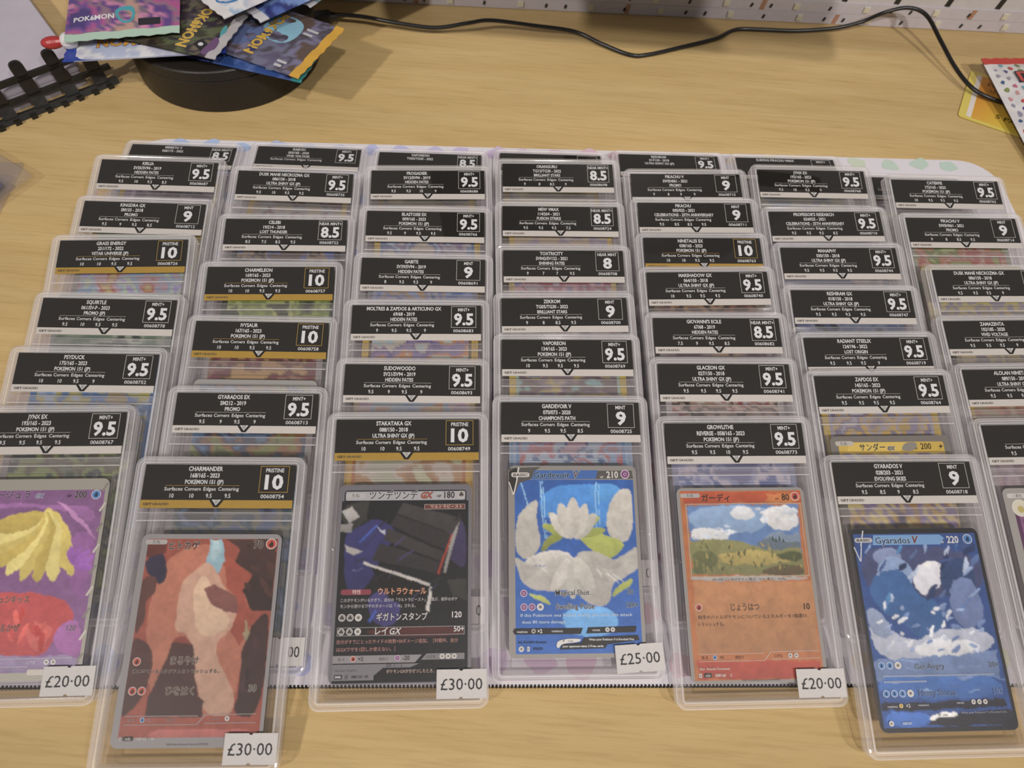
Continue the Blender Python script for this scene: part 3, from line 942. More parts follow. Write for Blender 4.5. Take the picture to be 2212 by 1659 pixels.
        d.rect('6a3a34', 40.5, 9.4, 59.8, 11.8, .2); d.frame('b8aaa6', 40.5, 9.4, 59.8, 11.8, .18)
        d.text('ウルトラビースト', 51.0, 10.6, 1.2, 'd8b4a4', w=15)
        d.rect('8a3a48', 3.4, 47.8, 17.2, 50.2, 1); d.text('特性', 10.6, 49.0, 1.5, 'd8c8c4', bold=0.0)
        outlined(d, 'ウルトラウォール', 31.3, 48.9, 2.3, 'd89a78', '5a2a22', w=22)
        for y, t in ((52.6, 'このポケモンがいるかぎり、自分の「ウルトラビースト」全員が、相手のポケ'), (55.2, 'モンから受けるワザのダメージは「-10」される。')):
            d.text(t, 3.6, y, 1.2, 'c8c4c4', align='l', bold=0.0, w=53 if y < 54 else 34)
        for i, kk in enumerate(('metal', 'metal', 'any')):
            icon(d, 4.6 + i * 3.7, 60.0, 1.6, kk); icon(d, 4.6 + i * 3.7, 66.0, 1.5, kk)
        outlined(d, 'ギガトンスタンプ', 31.6, 60.0, 2.5, 'c8c4c4', '2a2428', w=23)
        outlined(d, '120', 56.4, 59.3, 2.5, 'd0cccc', '2a2428')
        d.frame('a8a4a4', 2.8, 64.2, 59.9, 67.8, .2)
        outlined(d, 'レイ', 22.6, 66.0, 2.5, 'd0cccc', '2a2428'); outlined(d, 'GX', 28.8, 66.0, 2.6, 'd0cccc', '2a2428', slant=.25)
        outlined(d, '50+', 57.4, 65.4, 2.3, 'd0cccc', '2a2428')
        for y, t in ((70.3, '自分がすでにとったサイドの枚数×50ダメージ追加。［対戦中、自分'), (73.5, 'はGXワザを1回しか使えない。］')):
            d.text(t, 3.0, y, 1.35, 'c08a80', align='l', bold=0.0, w=54 if y < 72 else 26)
        d.poly('8a888c', [(1.6, 76.0), (41, 76.0), (38, 79.2), (1.6, 79.2)])
        d.poly('7a787c', [(43, 75.6), (60, 75.6), (60, 78.2), (40.6, 78.2)])
        d.text('弱 点', 5.4, 77.6, 1.0, dark, bold=0); icon(d, 10.6, 77.4, 1.2, 'fire'); d.text('×2', 14.0, 77.4, 1.6, dark)
        d.text('抵抗力', 24, 77.6, 1.0, dark, bold=0); icon(d, 30.2, 77.3, 1.2, 'psychic'); d.text('-20', 34, 77.3, 1.8, dark)
        d.text('にげる', 45, 77.0, 1.0, dark, bold=0)
        for i in range(3): icon(d, 50 + i * 2.7, 76.9, 1.1, 'any')
        d.poly('77757b', [(1.6, 79.6), (40, 79.6), (36, 81.2), (24, 81.2), (20, 84.4), (20, 86.2), (1.6, 86.2)])
        d.text('GX', 26.5, 80.3, 1.3, dark, slant=.25); d.text('ルール', 30.5, 80.4, 1.1, dark, bold=0)
        d.text('ポケモンGXがきぜつしたとき、', 36, 82.8, 1.2, 'd0b4a4', w=21, bold=0)
        d.text('Illus.5ban Graphics', 3.0, 82.0, .95, '38353a', align='l', bold=0.0)
        d.rect('2a272c', 2.7, 83.8, 6.2, 85.6, .2); d.text('SM8b', 4.4, 84.7, .9, 'd0ccd0')
        d.frame('38353a', 7.4, 83.8, 8.8, 85.6, .12); d.text('B', 8.1, 84.7, 1.0, '38353a')
        d.text('088/150', 12.6, 84.7, 1.1, '2a272c'); d.text('RR', 16.9, 84.7, 1.0, '2a272c')
    elif key == 'GARDEVOIR':
        d.poly('55524f', [(.3, 1.2), (16, .6), (13, 2.6), (61, 2.4), (61.4, 6.4), (11, 6.6), (5.5, 8.5), (2.8, 15), (.3, 10)])
        d.poly('3a68b0', [(13.0, 2.3), (44, 2.2), (43, 6.5), (11.2, 6.7)])
        d.poly('2a2826', [(.3, 3.2), (3.8, .9), (5.0, 3.2), (2.6, 14.0), (.3, 8)])
        d.line('d0cccA', 5.2, .8, 4.2, 6.5, .7); d.line('d0ccca', 4.4, 6.5, 2.6, 14.2, .6); d.line('d0ccca', .4, 8.0, 2.5, 14.2, .5)
        d.rect('c4c0bc', 1.5, 3.3, 10.4, 5.6, 1); d.text('BASIC', 6.0, 4.5, 1.2, dark, slant=.2, w=7)
        outlined(d, 'Gardevoir', 12.4, 4.5, 2.6, '22242e', '8fb0d4', align='l', w=18)
        outlined(d, 'V', 33.2, 4.3, 3.2, '5a5654', 'b8b4b0', slant=.2, bold=.03)
        d.text('HP', 46.0, 5.6, 1.0, 'd0ccca'); d.text('210', 51.2, 4.4, 3.1, 'd6d2d0', sx=.86)
        icon(d, 57.5, 4.2, 2.2, 'psychic')
        icon(d, 7.0, 59.8, 1.6, 'psychic')
        outlined(d, 'Magical Shot', 29.8, 59.6, 2.3, '2a2826', 'c4c4c8', w=16)
        outlined(d, '30', 57.0, 59.4, 2.2, '2a2826', '9ab4d4')
        for i, kk in enumerate(('psychic', 'psychic', 'any')): icon(d, 7.0 + 3.8 * i, 65.9, 1.6, kk)
        outlined(d, 'Swelling Pulse', 30.9, 65.7, 2.3, '2a2826', 'b4c0d4', w=18)
        outlined(d, '120+', 57.6, 65.3, 2.2, '2a2826', '9ab4d4')
        d.text('If this Pokémon was healed during this turn, this attack', 5.4, 69.5, 1.3, 'b8cce0', align='l', w=52, bold=.006)
        d.text('does 80 more damage.', 6.0, 72.4, 1.3, 'b8cce0', align='l', w=20.5, bold=.006)
        d.poly('1e1e20', [(2.6, 75.2), (34.0, 75.2), (33, 77.8), (2.6, 77.8), (1.8, 76.5)]); d.poly('1e1e20', [(36.4, 75.0), (59, 74.6), (58.4, 77.2), (35.6, 77.6)])
        d.text('weakness', 3.6, 76.6, .95, 'b8b8bc', align='l'); icon(d, 11.3, 76.4, .95, 'metal'); d.text('×2', 14.2, 76.4, 1.6, 'd0d0d0')
        d.text('resistance', 19.6, 76.4, .95, 'b8b8bc', align='l'); d.text('retreat', 40.2, 76.1, .95, 'b8b8bc'); icon(d, 45.4, 76.0, 1.0, 'any'); icon(d, 47.9, 76.0, 1.0, 'any')
        d.poly('c8c6c4', [(22.6, 80), (33.6, 79.6), (32, 81.4), (24, 81.8), (22.8, 84), (21.4, 83)], 1)
        d.poly('1e1e20', [(34.4, 79.4), (59.4, 78.6), (60, 80.6), (45, 82.4), (44, 84), (23.2, 84.4), (24.4, 82.2), (33, 81.6)])
        d.text('V', 25.0, 80.6, 1.2, dark, slant=.2); d.text('rule', 28.2, 80.7, 1.1, dark, bold=0.0, slant=.2)
        d.text('When your Pokémon V is Knocked Out,', 57.6, 80.2, .85, 'd0d0d0', align='r', w=21)
        d.text('your opponent takes 2 Prize cards.', 24.4, 83.0, .85, 'd0d0d0', align='l', w=19)
        d.text('Illus. PLANETA Mochizuki', 4.2, 81.2, .85, '1c2c50', align='l', slant=.2, w=13)
        icon(d, 5.6, 84.0, 1.2, 'any'); d.rect('c4c8d0', 8.2, 83.0, 9.4, 85.0, .2); d.text('D', 8.8, 84.0, .9, dark); d.text('070/073', 13.2, 84.0, 1.0, '1c2c50')
    elif key == 'GROWLITHE':
        pill('たね', 1.8, 2.6, 11.4, 4.7)
        d.text('ガーディ', 19.0, 5.0, 2.7, '2a1c16', w=14)
        d.text('HP', 49.4, 5.6, 1.0, '2a1c16'); d.text('80', 53.6, 4.7, 3.0, '2a1c16', sx=.88)
        icon(d, 58.4, 4.4, 2.1, 'fire')
        d.frame('b0a490', 3.9, 7.6, 60.6, 41.8, .35)
        for (tx, ty, th) in ((45, 25.5, 2.6), (46.4, 26, 2.0), (48.2, 25.6, 2.8), (50, 26.2, 2.0)):
            d.poly('3c4a3c', [(tx - .5, ty), (tx, ty - th), (tx + .5, ty)])
        for (tx, ty) in ((5.6, 21.5), (6.6, 23.5), (7.6, 24.2)): d.poly('3a3a44', [(tx - .6, ty - .2), (tx, ty), (tx + .6, ty - .4), (tx, ty + .25)])
        d.text('No.058 こいぬポケモン 高さ：0.7m 重さ：19.0kg', 31.5, 42.9, .85, '5a5450', bold=0.0, w=35)
        icon(d, 6.2, 55.2, 1.6, 'fire')
        outlined(d, 'じょうはつ', 28.0, 55.4, 2.6, '2a1c16', 'c88a5a', w=13.4)
        d.text('10', 57.3, 55.4, 2.6, '2a1c16')
        d.text('相手のバトルポケモンについているエネルギーを1個選び、', 5.4, 59.6, 1.3, '3a261c', align='l', w=52, bold=0.0)
        d.text('トラッシュする。', 5.4, 62.7, 1.3, '3a261c', align='l', w=12, bold=0.0)
        for y in (75.4, 78.5):
            d.line('c8b4a8', 4.0, y, 34.6, y, .2); d.line('c8b4a8', 37.4, y - .5, 60.4, y - .7, .2)
        d.line('c8b4a8', 34.4, 78.5, 37.6, 75.0, .3)
        d.text('弱 点', 7.0, 77.0, 1.0, '5a1c14', bold=0); icon(d, 11.6, 76.9, 1.0, 'water'); d.text('×2', 14.8, 76.9, 1.2, '5a1c14')
        d.text('抵抗力', 23, 77.0, 1.0, '5a1c14', bold=0); d.text('にげる', 41, 76.7, 1.0, '5a1c14', bold=0); icon(d, 46.6, 76.6, 1.0, 'any'); icon(d, 49.4, 76.6, 1.0, 'any')
        d.text('Illus. Atsushi Furusawa', 4.0, 81.6, .95, 'd8c0b4', align='l', slant=.15, w=14)
        d.rect('c8c2bc', 3.6, 83.5, 4.9, 85.3, .2); d.text('G', 4.25, 84.4, .9, dark)
        d.rect('2a2422', 6.0, 83.5, 9.4, 85.3, .2); d.text('sv2a', 7.7, 84.4, .9, 'c8c2c0')
        d.text('058/165', 13.4, 84.4, 1.1, 'e0d4cc'); d.text('C', 18.2, 84.4, 1.0, 'e0d4cc')
        d.text('©2023 Pokémon/Nintendo/Creatures/GAME FREAK', 32, 86.7, .6, '4a4644', bold=0)
    elif key == 'GYARADOSV':
        d.poly('6f9ed0', [(11.5, 3.0), (44, 3.0), (46, 4.6), (43.5, 7.6), (10.4, 7.6)], 0)
        d.line('c8c8cc', 6.8, .8, 4.6, 8.0, .6); d.line('c8c8cc', 4.8, 8.0, 3.4, 15, .5); d.line('c8c8cc', 1.2, 8.4, 3.3, 15, .5)
        d.rect('b8b6b8', 2.0, 4.2, 10.6, 6.4, 1); d.text('BASIC', 6.3, 5.3, 1.15, dark, slant=.2, w=6.6)
        outlined(d, 'Gyarados', 12.0, 5.5, 2.8, '1e2c4c', 'a8c4e0', align='l', w=17)
        outlined(d, 'V', 31.4, 5.3, 3.2, '5a3038', 'b8a4a8', slant=.2, bold=.03)
        d.text('HP', 44.8, 6.6, .9, 'd0ccca'); d.text('220', 50.0, 5.4, 3.1, 'd8d6d4', sx=.86)
        icon(d, 57.4, 5.2, 2.3, 'water')
        for i, kk in enumerate(('water', 'water', 'any')): icon(d, 5.0 + 3.8 * i, 60.6, 1.5, kk)
        outlined(d, 'Get Angry', 27.2, 61.2, 2.2, '30405c', '9aa8c0', w=14)
        outlined(d, '20×', 57.2, 61.0, 2.2, '30405c', '9aa8c0')
        for y, wd in ((65.0, 52), (67.4, 20)):
            d.rect('8796b4', 4.6, y - .35, 4.6 + wd, y + .35)
        for i, kk in enumerate(('water', 'water', 'water', 'any')): icon(d, 5.0 + 3.7 * i, 72.2, 1.5, kk)
        outlined(d, 'Heavy Storm', 28.6, 72.2, 2.2, '3c5484', '7088b0', w=17)
        outlined(d, '180', 56.6, 72.0, 2.3, '30508c', '88a0cc')
        d.text('weakness', 4.4, 77.4, .9, 'a8a8b0', align='l'); icon(d, 10.8, 77.2, .9, 'bolt'); d.text('×2', 14.0, 77.2, 1.4, 'c0c0c4'); d.text('resistance', 18.6, 77.0, .9, 'a8a8b0', align='l'); d.text('retreat', 38.0, 76.4, .9, 'a8a8b0')
        for i in range(3): icon(d, 44.2 + 2.7 * i, 76.2, 1.0, 'any')
        d.text('V', 27.6, 81.2, 1.1, dark, slant=.2); d.text('rule', 30.4, 81.2, 1.0, dark, bold=0.0, slant=.2)
        d.text('When your Pokémon V is Knocked Out,', 58.4, 80.4, .8, '8a8a94', align='r', w=21)
        icon(d, 5.0, 84.2, 1.1, 'any'); d.text('028/203', 12.0, 84.2, .95, 'b8c4dc')
    elif key == 'JYNX':
        for i in range(9):
            d.line('bdb9ae' if i % 2 else '847f76', 60.2, 6 + i * 9.4, 62.4, 2.0 + i * 9.4, 1.0)
        outlined(d, 'ルージュラ', 27.6, 7.4, 2.9, dark, 'b89ac0', align='r', w=19)
        outlined(d, 'ex', 32.0, 7.4, 2.8, '6a6a92', 'c4c4d0', slant=.25)
        d.text('HP', 45.4, 8.2, 1.1, dark); outlined(d, '200', 50.6, 7.5, 3.0, dark, 'a898ac', sx=.86)
        icon(d, 57.6, 7.6, 2.2, 'water')
        outlined(d, 'ドッキュンキッス', 25.0, 54.2, 2.4, '5a3a34', 'c08a84', w=21)
        outlined(d, 'こごえるかぜ', 25.0, 66.2, 2.4, '5a3034', 'c07a74', w=17)
        outlined(d, '120', 55.8, 66.6, 2.3, '5a4058', 'b898b4')
        d.line('b0a8b4', 3, 79.0, 58.6, 79.0, .25); d.line('b0a8b4', 3, 82.2, 40, 82.2, .25)
        d.text('にげる', 41, 80.6, 1.0, 'd0c8d4', bold=0); icon(d, 47.6, 80.6, 1.1, 'any'); icon(d, 50.6, 80.6, 1.1, 'any')
        d.rect('b8b0a8', 40, 83.4, 59, 85.8, .9)
    elif key == 'ZAPDOS':
        d.rect('c9a93a', 4.0, 3.2, 59.4, 84, 1.0)
        d.poly('d8b848', [(10, 3.4), (40, 3.4), (36, 8), (8, 8)], 0)
        d.poly('8a857c', [(39, 3.4), (46, 3.4), (44, 8), (36, 8)], 1)
        d.rect('b8b2aa', 2.6, 2.6, 12, 5.0, 1.0); d.text('たね', 7.0, 3.9, 1.4, dark, bold=0.0)
        outlined(d, 'サンダー', 21.6, 6.0, 2.9, '2a2418', 'e0cc78', w=13.5)
        outlined(d, 'ex', 31.6, 6.0, 2.9, '6a665e', 'c4c0b8', slant=.25, bold=.03)
        d.text('HP', 44.6, 6.8, .9, '4a3c1c'); d.text('200', 49.8, 5.6, 3.0, '4a3c1c', sx=.86)
        d.poly('2a2418', [(58.4, 4.4), (56.4, 6.0), (57.6, 6.0), (56.8, 7.2), (59, 5.4), (57.8, 5.4)])
        d.grid(blotches(['4a4466', 'c8a838', '7a6a9c', 'd8c878', '8a7ab0', 'b08a30'], 31.0, .11), 4.0, 9.0, 59.0, 84.0, 24, 34)
    elif key == 'KABUTO':
        d.rect('5a3458', 4.0, 8.0, 59.6, 84, .6)
        d.grid(blotches(['4a2a4c', '6a3f66', '8a5a84', '5a3458'], 12.0, .08), 6.0, 12.0, 58.0, 46.0, 20, 14)
        d.rect('b09cae', 6.0, 50.0, 58.0, 82.0)
        d.rect('c4c0be', 2.0, 2.6, 13.0, 4.9, .9); d.text('1 進化', 7.5, 3.8, 1.3, dark, bold=0.0)
        d.disc('d8d4c8', 7.4, 9.8, 4.2); d.disc('cfc9b4', 7.4, 9.8, 3.7); d.disc('b8a860', 7.6, 10.4, 1.7)
    return d

def plain_card(pal, seed, border, inner=None):
    d = Draw(-31.5, -CT)
    d.rect(border, .02, .02, 62.98, 87.98, 2.95)
    if inner:
        d.rect(inner, 3.6, 8.4, 59.4, 84.5)
    m = 5.2 if inner else 3.2
    d.grid(blotches(pal, seed), m, 9.5 if inner else 3.2, 63 - m, 84.6, 44, 62)
    return d

# name, two lines, four marks, grade word, grade, serial; border and art colours of the card below
CASES = {
 'MIMIKYU': (('MIMIKYU V', '068/172 - 2022', None, None, 'NEAR MINT+', '8.5', None), 'b8a040', ['8a7a9a', 'b0a0b8', '6a5a7a']),
 'KIRLIA': (('KIRLIA', 'SV35/SV94 - 2019', 'HIDDEN FATES', '9.5 10 9.5 8.5', 'MINT+', '9.5', '00608687'), 'b8a040', ['a8b8a0', 'c8c8b8', '88a078']),
 'KINGDRA': (('KINGDRA GX', 'SM155 - 2018', 'PROMO', '9.5 9 9.5 8.5', 'MINT', '9', '00608712'), '9a9a9a', ['c4d0a0', 'c8b06a', 'b86a5a', 'c0a0b0', '8fb0d0', 'b8d0b0', 'a8a0d8']),
 'GRASS': (('GRASS ENERGY', '251/172 - 2022', 'VSTAR UNIVERSE (JP)', '10 10 9.5 9.5', 'PRISTINE', '10', '00608726'), '8f9a94', ['5a7260', '8ca08c', '6f8a74', 'a0b09c', '4a5a50']),
 'SQUIRTLE': (('SQUIRTLE', '061/SV-P - 2023', 'PROMO (JP)', '9.5 10 9.5 9.5', 'MINT+', '9.5', '00608778'), '5a88c0', ['4a6ea8', '7fa6d4', 'a8c0dc', 'b8b45c', '5a86c0', 'a89a70']),
 'PSYDUCK': (('PSYDUCK', '175/165 - 2023', 'POKEMON 151 (JP)', '10 10 9.5 9', 'MINT+', '9.5', '00608752'), '8a8a8a', ['5a6258', '76806c', '6a6258', '8a9a60', '4e5658', '9a9a88']),
 'JYNX': (('JYNX EX', '193/165 - 2023', 'POKEMON 151 (JP)', '9.5 9.5 9.5 9.5', 'MINT+', '9.5', '00608767'), None, None),
 'RAIKOU': (('RAIKOU', '050/185 - 2020', 'VIVID VOLTAGE', 'none', 'MINT+', '9.5', None), 'c2a640', ['8a8a8c', 'a09c98', '7a4450', '9aa0a4', 'b0a488']),
 'DUSK': (('DUSK MANE NECROZMA GX', '086/150 - 2018', 'ULTRA SHINY GX (JP)', '9.5 10 9.5 9.5', 'MINT+', '9.5', '00608735'), '4a4a54', ['4a5a8a', '8a7a60', '3a3238', 'a08c70', '5a70b0', '6a5448']),
 'CELEBI': (('CELEBI', '19/214 - 2018', 'LOST THUNDER', '8.5 7.5 8.5 9.5', 'NEAR MINT+', '8.5', '00608722'), '3a4034', ['2c3026', '5a7038', '9ab04c', '7a9440', 'b4c468', '3a4a2c']),
 'CHARMELEON': (('CHARMELEON', '169/165 - 2023', 'POKEMON 151 (JP)', '10 10 9.5 9.5', 'PRISTINE', '10', '00608757'), '9c9896', ['5a3a30', '8a6a50', '4a2c2a', '9a7a64', '7a3a4a', '6a4430', 'b8945c']),
 'IVYSAUR': (('IVYSAUR', '167/165 - 2023', 'POKEMON 151 (JP)', '10 10 9.5 9.5', 'PRISTINE', '10', '00608758'), '9c9a98', ['5a6a30', '8a9440', '9a6a38', '3a4a6a', '5a88b0', '4a3a6a', '8aa058']),
 'GYARADOSEX': (('GYARADOS EX', 'SM212 - 2019', 'PROMO', '9.5 9 9.5 9', 'MINT+', '9.5', '00608713'), '8a8a8c', ['3a4458', '56688a', '7a7a6c', '3c5a6a', '6a80a0', '4a4a50']),
 'CHARMANDER': (('CHARMANDER', '168/165 - 2023', 'POKEMON 151 (JP)', '10 10 9.5 9.5', 'PRISTINE', '10', '00608754'), None, None),
 'VAPTG': (('VAPOREON', 'TG02/TG30 - 2022', None, None, 'NEAR MINT+', '8.5', None), 'c2a640', ['9a948c', 'a8a49c', '8a8a90', 'b0a478']),
 'FROGADIER': (('FROGADIER', 'SV12/SV94 - 2019', 'HIDDEN FATES', '9.5 9.5 10 9', 'MINT+', '9.5', '00608688'), 'c2a640', ['7a90b8', 'b4b0b4', '8a7aa0', 'a8bcd4', '6a7aa8', 'c0b8a8'], '5a78a8'),
 'BLASTOISE': (('BLASTOISE EX', '009/165 - 2023', 'POKEMON 151 (JP)', '9.5 9 9.5 9.5', 'MINT+', '9.5', '00608766'), '8a8e9c', ['6a82b4', '94a4c8', 'b89a6a', '7a8ab8', 'a8a8b8', '506aa0']),
 'GABITE': (('GABITE', 'SV39/SV94 - 2019', 'HIDDEN FATES', '8 9.5 9.5 9', 'MINT', '9', '00608691'), 'c4a63a', ['a8c4cc', 'c8c4b0', '6a5a98', '8a80b0', 'c88a50', 'b8c8c0', 'd0c4a0'], '6a5a48'),
 'MOLTRES': (('MOLTRES & ZAPDOS & ARTICUNO GX', '69/68 - 2019', 'HIDDEN FATES', '9 9.5 9.5 9', 'MINT+', '9.5', '00608683'), 'b0a488', ['d0b878', 'c89a78', 'a8b8c0', '9ab0d0', 'c8b4a4', 'b4a0b8']),
 'SUDOWOODO': (('SUDOWOODO', 'SV21/SV94 - 2019', 'HIDDEN FATES', '9.5 9 9.5 9', 'MINT+', '9.5', '00608693'), 'c4a03c', ['c8c8a8', 'c0c49c', 'a8845c', 'b89468', 'c8c0b0', 'b8bca4'], 'b07040'),
 'STAKATAKA': (('STAKATAKA GX', '088/150 - 2018', 'ULTRA SHINY GX (JP)', '10 10 9.5 9.5', 'PRISTINE', '10', '00608749'), None, None),
 'BACK4': ((None, None, None, None, None, None, None), 'c2a640', ['9a948c', 'b0a8a0', 'c0b890']),
 'ORANGURU': (('ORANGURU', 'TG12/TG30 - 2022', 'BRILLIANT STARS', '9 8 8.5 9', 'NEAR MINT+', '8.5', '00608698'), 'c2a640', ['a09894', 'b4aca8', '9a90a8', 'b8a888']),
 'MEW': (('MEW VMAX', '114/264 - 2021', 'FUSION STRIKE', '9.5 9.5 9.5 7.5', 'NEAR MINT+', '8.5', '00608724'), 'b8a868', ['b87a88', 'b8a4b0', '7a7a9c', 'c49aa0', '9a5a68', 'a8a0a8']),
 'TOXTRICITY': (('TOXTRICITY', 'SV042/SV122 - 2021', 'SHINING FATES', '9 7 7 9.5', 'NEAR MINT', '8', '00608708'), '9a9a9a', ['a8a0a8', '8a8490', 'b8b0b4', 'a08a98']),
 'ZEKROM': (('ZEKROM', 'TG05/TG30 - 2022', 'BRILLIANT STARS', '9 8 8.5 9.5', 'MINT', '9', '00608700'), 'c8b03c', ['8ac0c0', '7a6a60', '6a5a6a', '8a7a84', 'b0a050', '5a7ab0', '7a6a7c'], '9ab8a8'),
 'VAPOREON': (('VAPOREON', '134/165 - 2023', 'POKEMON 151 (JP)', '10 9.5 9.5 9.5', 'MINT+', '9.5', '00608769'), '8faccc', ['5a7aa8', 'a87a88', '8aa8c8', 'b86a70', 'a8bcd0', '4a6a9c', 'b89aa8'], '6a94c0'),
 'GARDEVOIR': (('GARDEVOIR V', '070/073 - 2020', "CHAMPION'S PATH", '9 9.5 9.5 8.5', 'MINT', '9', '00608725'), None, None),
 'RESHIRAM': (('RESHIRAM', '017/150 - 2018', 'ULTRA SHINY GX (JP)', None, 'MINT+', '9.5', None), '9a9a9a', ['a8a0a0', 'b8b0a8']),
 'PIKACHUV': (('PIKACHU V', 'SWSH061 - 2021', 'PROMO', '9 8 9 9', 'MINT', '9', '00608715'), '9a9a9a', ['a8a060', 'b8b090', '8a8a9a']),
 'PIKACHU': (('PIKACHU', '005/025 - 2021', 'CELEBRATIONS - 25TH ANNIVERSARY', '9.5 8.5 8.5 9.5', 'MINT', '9', '00608711'), 'b8a048', ['b0a058', 'a8a8a8', '8a9ab0']),
 'NINETALES': (('NINETALES EX', '038/165 - 2023', 'POKEMON 151 (JP)', '10 10 9.5 9.5', 'PRISTINE', '10', '00608763'), '7a6a58', ['5a4438', '8a6048', '4a3a38', 'a0805c', '6a5050']),
 'MARSHADOW': (('MARSHADOW GX', '064/150 - 2018', 'ULTRA SHINY GX (JP)', '10 9.5 9.5 9.5', 'MINT+', '9.5', '00608740'), '8a8488', ['6a5a64', '8a7a80', 'a08a78', '5a4a58']),
 'GIOVANNI': (("GIOVANNI'S ECILE", '67/68 - 2019', 'HIDDEN FATES', '7.5 9 9.5 8.5', 'NEAR MINT+', '8.5', '00608682'), 'b4b0b0', ['a84a48', 'c8c0b8', 'b09480', '3a3434', 'c4b0a0', '9a4a48', 'b8b4b8']),
 'GLACEON': (('GLACEON GX', '027/150 - 2018', 'ULTRA SHINY GX (JP)', '9.5 9.5 9.5 9.5', 'MINT+', '9.5', '00608741'), '8a94b4', ['8a96c0', 'b4b8d4', '6a7ab0', 'c8c4d4', '9aa4c8', '7a80a8']),
 'GROWLITHE': (('GROWLITHE', 'REVERSE - 058/165 - 2023', 'POKEMON 151 (JP)', '9.5 9.5 10 9.5', 'MINT+', '9.5', '00608773'), None, None),
 'SURFING': (('SURFING PIKACHU VMAX', None, None, None, 'MINT+', None, None), 'a8a488', ['a8a488', 'b8b498', '8a9ab0']),
 'JYNX2': (('JYNX EX', '193/165 - 2023', 'POKEMON 151 (JP)', '9.5 10 9.5 9', 'MINT+', '9.5', '00608768'), '8a8a94', ['8a8aa8', 'a0a0b4', '70789c']),
 'PROFESSOR': (("PROFESSOR'S RESEARCH", '024/025 - 2021', 'CELEBRATIONS - 25TH ANNIVERSARY', '9.5 9.5 9.5 8.5', 'MINT+', '9.5', '00608710'), '8a8e98', ['9a98a0', 'b0a8a8', '848a9c']),
 'MANAPHY': (('MANAPHY', '030/150 - 2018', 'ULTRA SHINY GX (JP)', '9.5 9.5 9.5 9.5', 'MINT+', '9.5', '00608744'), '5a6a88', ['4a5a80', '3a3a48', '7a88a4', '5a6a94']),
 'RESHIRAMGX': (('RESHIRAM GX', '018/150 - 2018', 'ULTRA SHINY GX (JP)', '9.5 9.5 9.5 9.5', 'MINT+', '9.5', '00608747'), '7a86a8', ['4a6aa8', 'b8b0ac', 'c06a38', '6a8ac0', 'a84a38', 'b8a890', '8a98b8']),
 'STEELIX': (('RADIANT STEELIX', '124/196 - 2022', 'LOST ORIGIN', '9.5 9.5 9.5 9', 'MINT+', '9.5', '00608719'), 'c2a83c', ['6a6484', '8a86a4', 'b89a3c', 'a0a0b4', 'c8a848', '7a7698', 'b4b4c0'], '9a98b0'),
 'ZAPDOS': (('ZAPDOS EX', '145/165 - 2023', 'POKEMON 151 (JP)', '9.5 9.5 9.5 9.5', 'MINT+', '9.5', '00608764'), None, None),
 'GYARADOSV': (('GYARADOS V', '028/203 - 2021', 'EVOLVING SKIES', '9.5 8.5 9 8.5', 'MINT', '9', '00608718'), None, None),
 'BACK7': ((None, None, None, '9 none none none', None, None, None), 'a8a488', ['a8a8a0', 'b8b8ac']),
 'CATERPIE': (('CATERPIE', '172/165 - 2023', 'POKEMON 151 (JP)', '10 9.5 9.5 9.5', 'MINT+', '9.5', '00608762'), '98a08c', ['7a9050', '98a868', 'b05a50', 'c0a090', 'b87a50', '6a8440', 'a8b870']),
 'PIKACHUV2': (('PIKACHU V', 'SWSH061 - 2021', 'PROMO', '9 8 8.5 9.5', 'MINT', '9', '00608714'), 'b8a860', ['b8a448', 'a89c78', '8a88a0', 'c4b868', '9a94a8']),
 'DUSK2': (('DUSK MANE NECROZMA GX', '086/150 - 2018', 'ULTRA SHINY GX (JP)', '9.5 9.5 9.5 9', 'MINT+', '9.5', None), '98907a', ['a89c78', '8a8488', 'b8ac88', '94908c']),
 'ZAMAZENTA': (('ZAMAZENTA', '102/185 - 2020', 'VIVID VOLTAGE', '9.5 9.5 9.5 9', None, None, None), 'c0a848', ['a8a080', 'b88a70', 'a0705c', 'b8a888']),
 'ALOLAN': (('ALOLAN NINETALES', '089/150 - 2018', 'ULTRA SHINY GX (JP)', '9.5 9.5 9.5', None, None, None), 'a8a0a4', ['a89aa0', 'b8a8b0', '9a8a98', 'b49a9c']),
 'KABUTO': (('K', 'REVERSE', 'POKEMON', '9.5', None, None, None), None, None),
}
FRONT = ('JYNX', 'CHARMANDER', 'STAKATAKA', 'GARDEVOIR', 'GROWLITHE', 'GYARADOSV', 'ZAPDOS', 'KABUTO')
FOIL = ('JYNX', 'GYARADOSV', 'ZAPDOS', 'STAKATAKA', 'GARDEVOIR', 'CELEBI', 'IVYSAUR', 'GYARADOSEX', 'RESHIRAMGX', 'DUSK', 'KINGDRA', 'SUDOWOODO', 'ZEKROM', 'VAPOREON', 'GLACEON', 'MOLTRES')
STICK = {'JYNX': '£20·00', 'CHARMANDER': '£30·00', 'STAKATAKA': '£30·00', 'GARDEVOIR': '£25·00', 'GROWLITHE': '£20·00', 'GYARADOSEX': '00', 'SUDOWOODO': '0', 'VAPOREON': '0'}
COLN = {1: 'first', 2: 'second', 3: 'third', 4: 'fourth', 5: 'fifth', 6: 'sixth', 7: 'seventh'}
ORD = {0: 'back row', 1: 'second', 2: 'third', 3: 'fourth', 4: 'fifth', 5: 'sixth', 6: 'seventh', 7: 'eighth'}
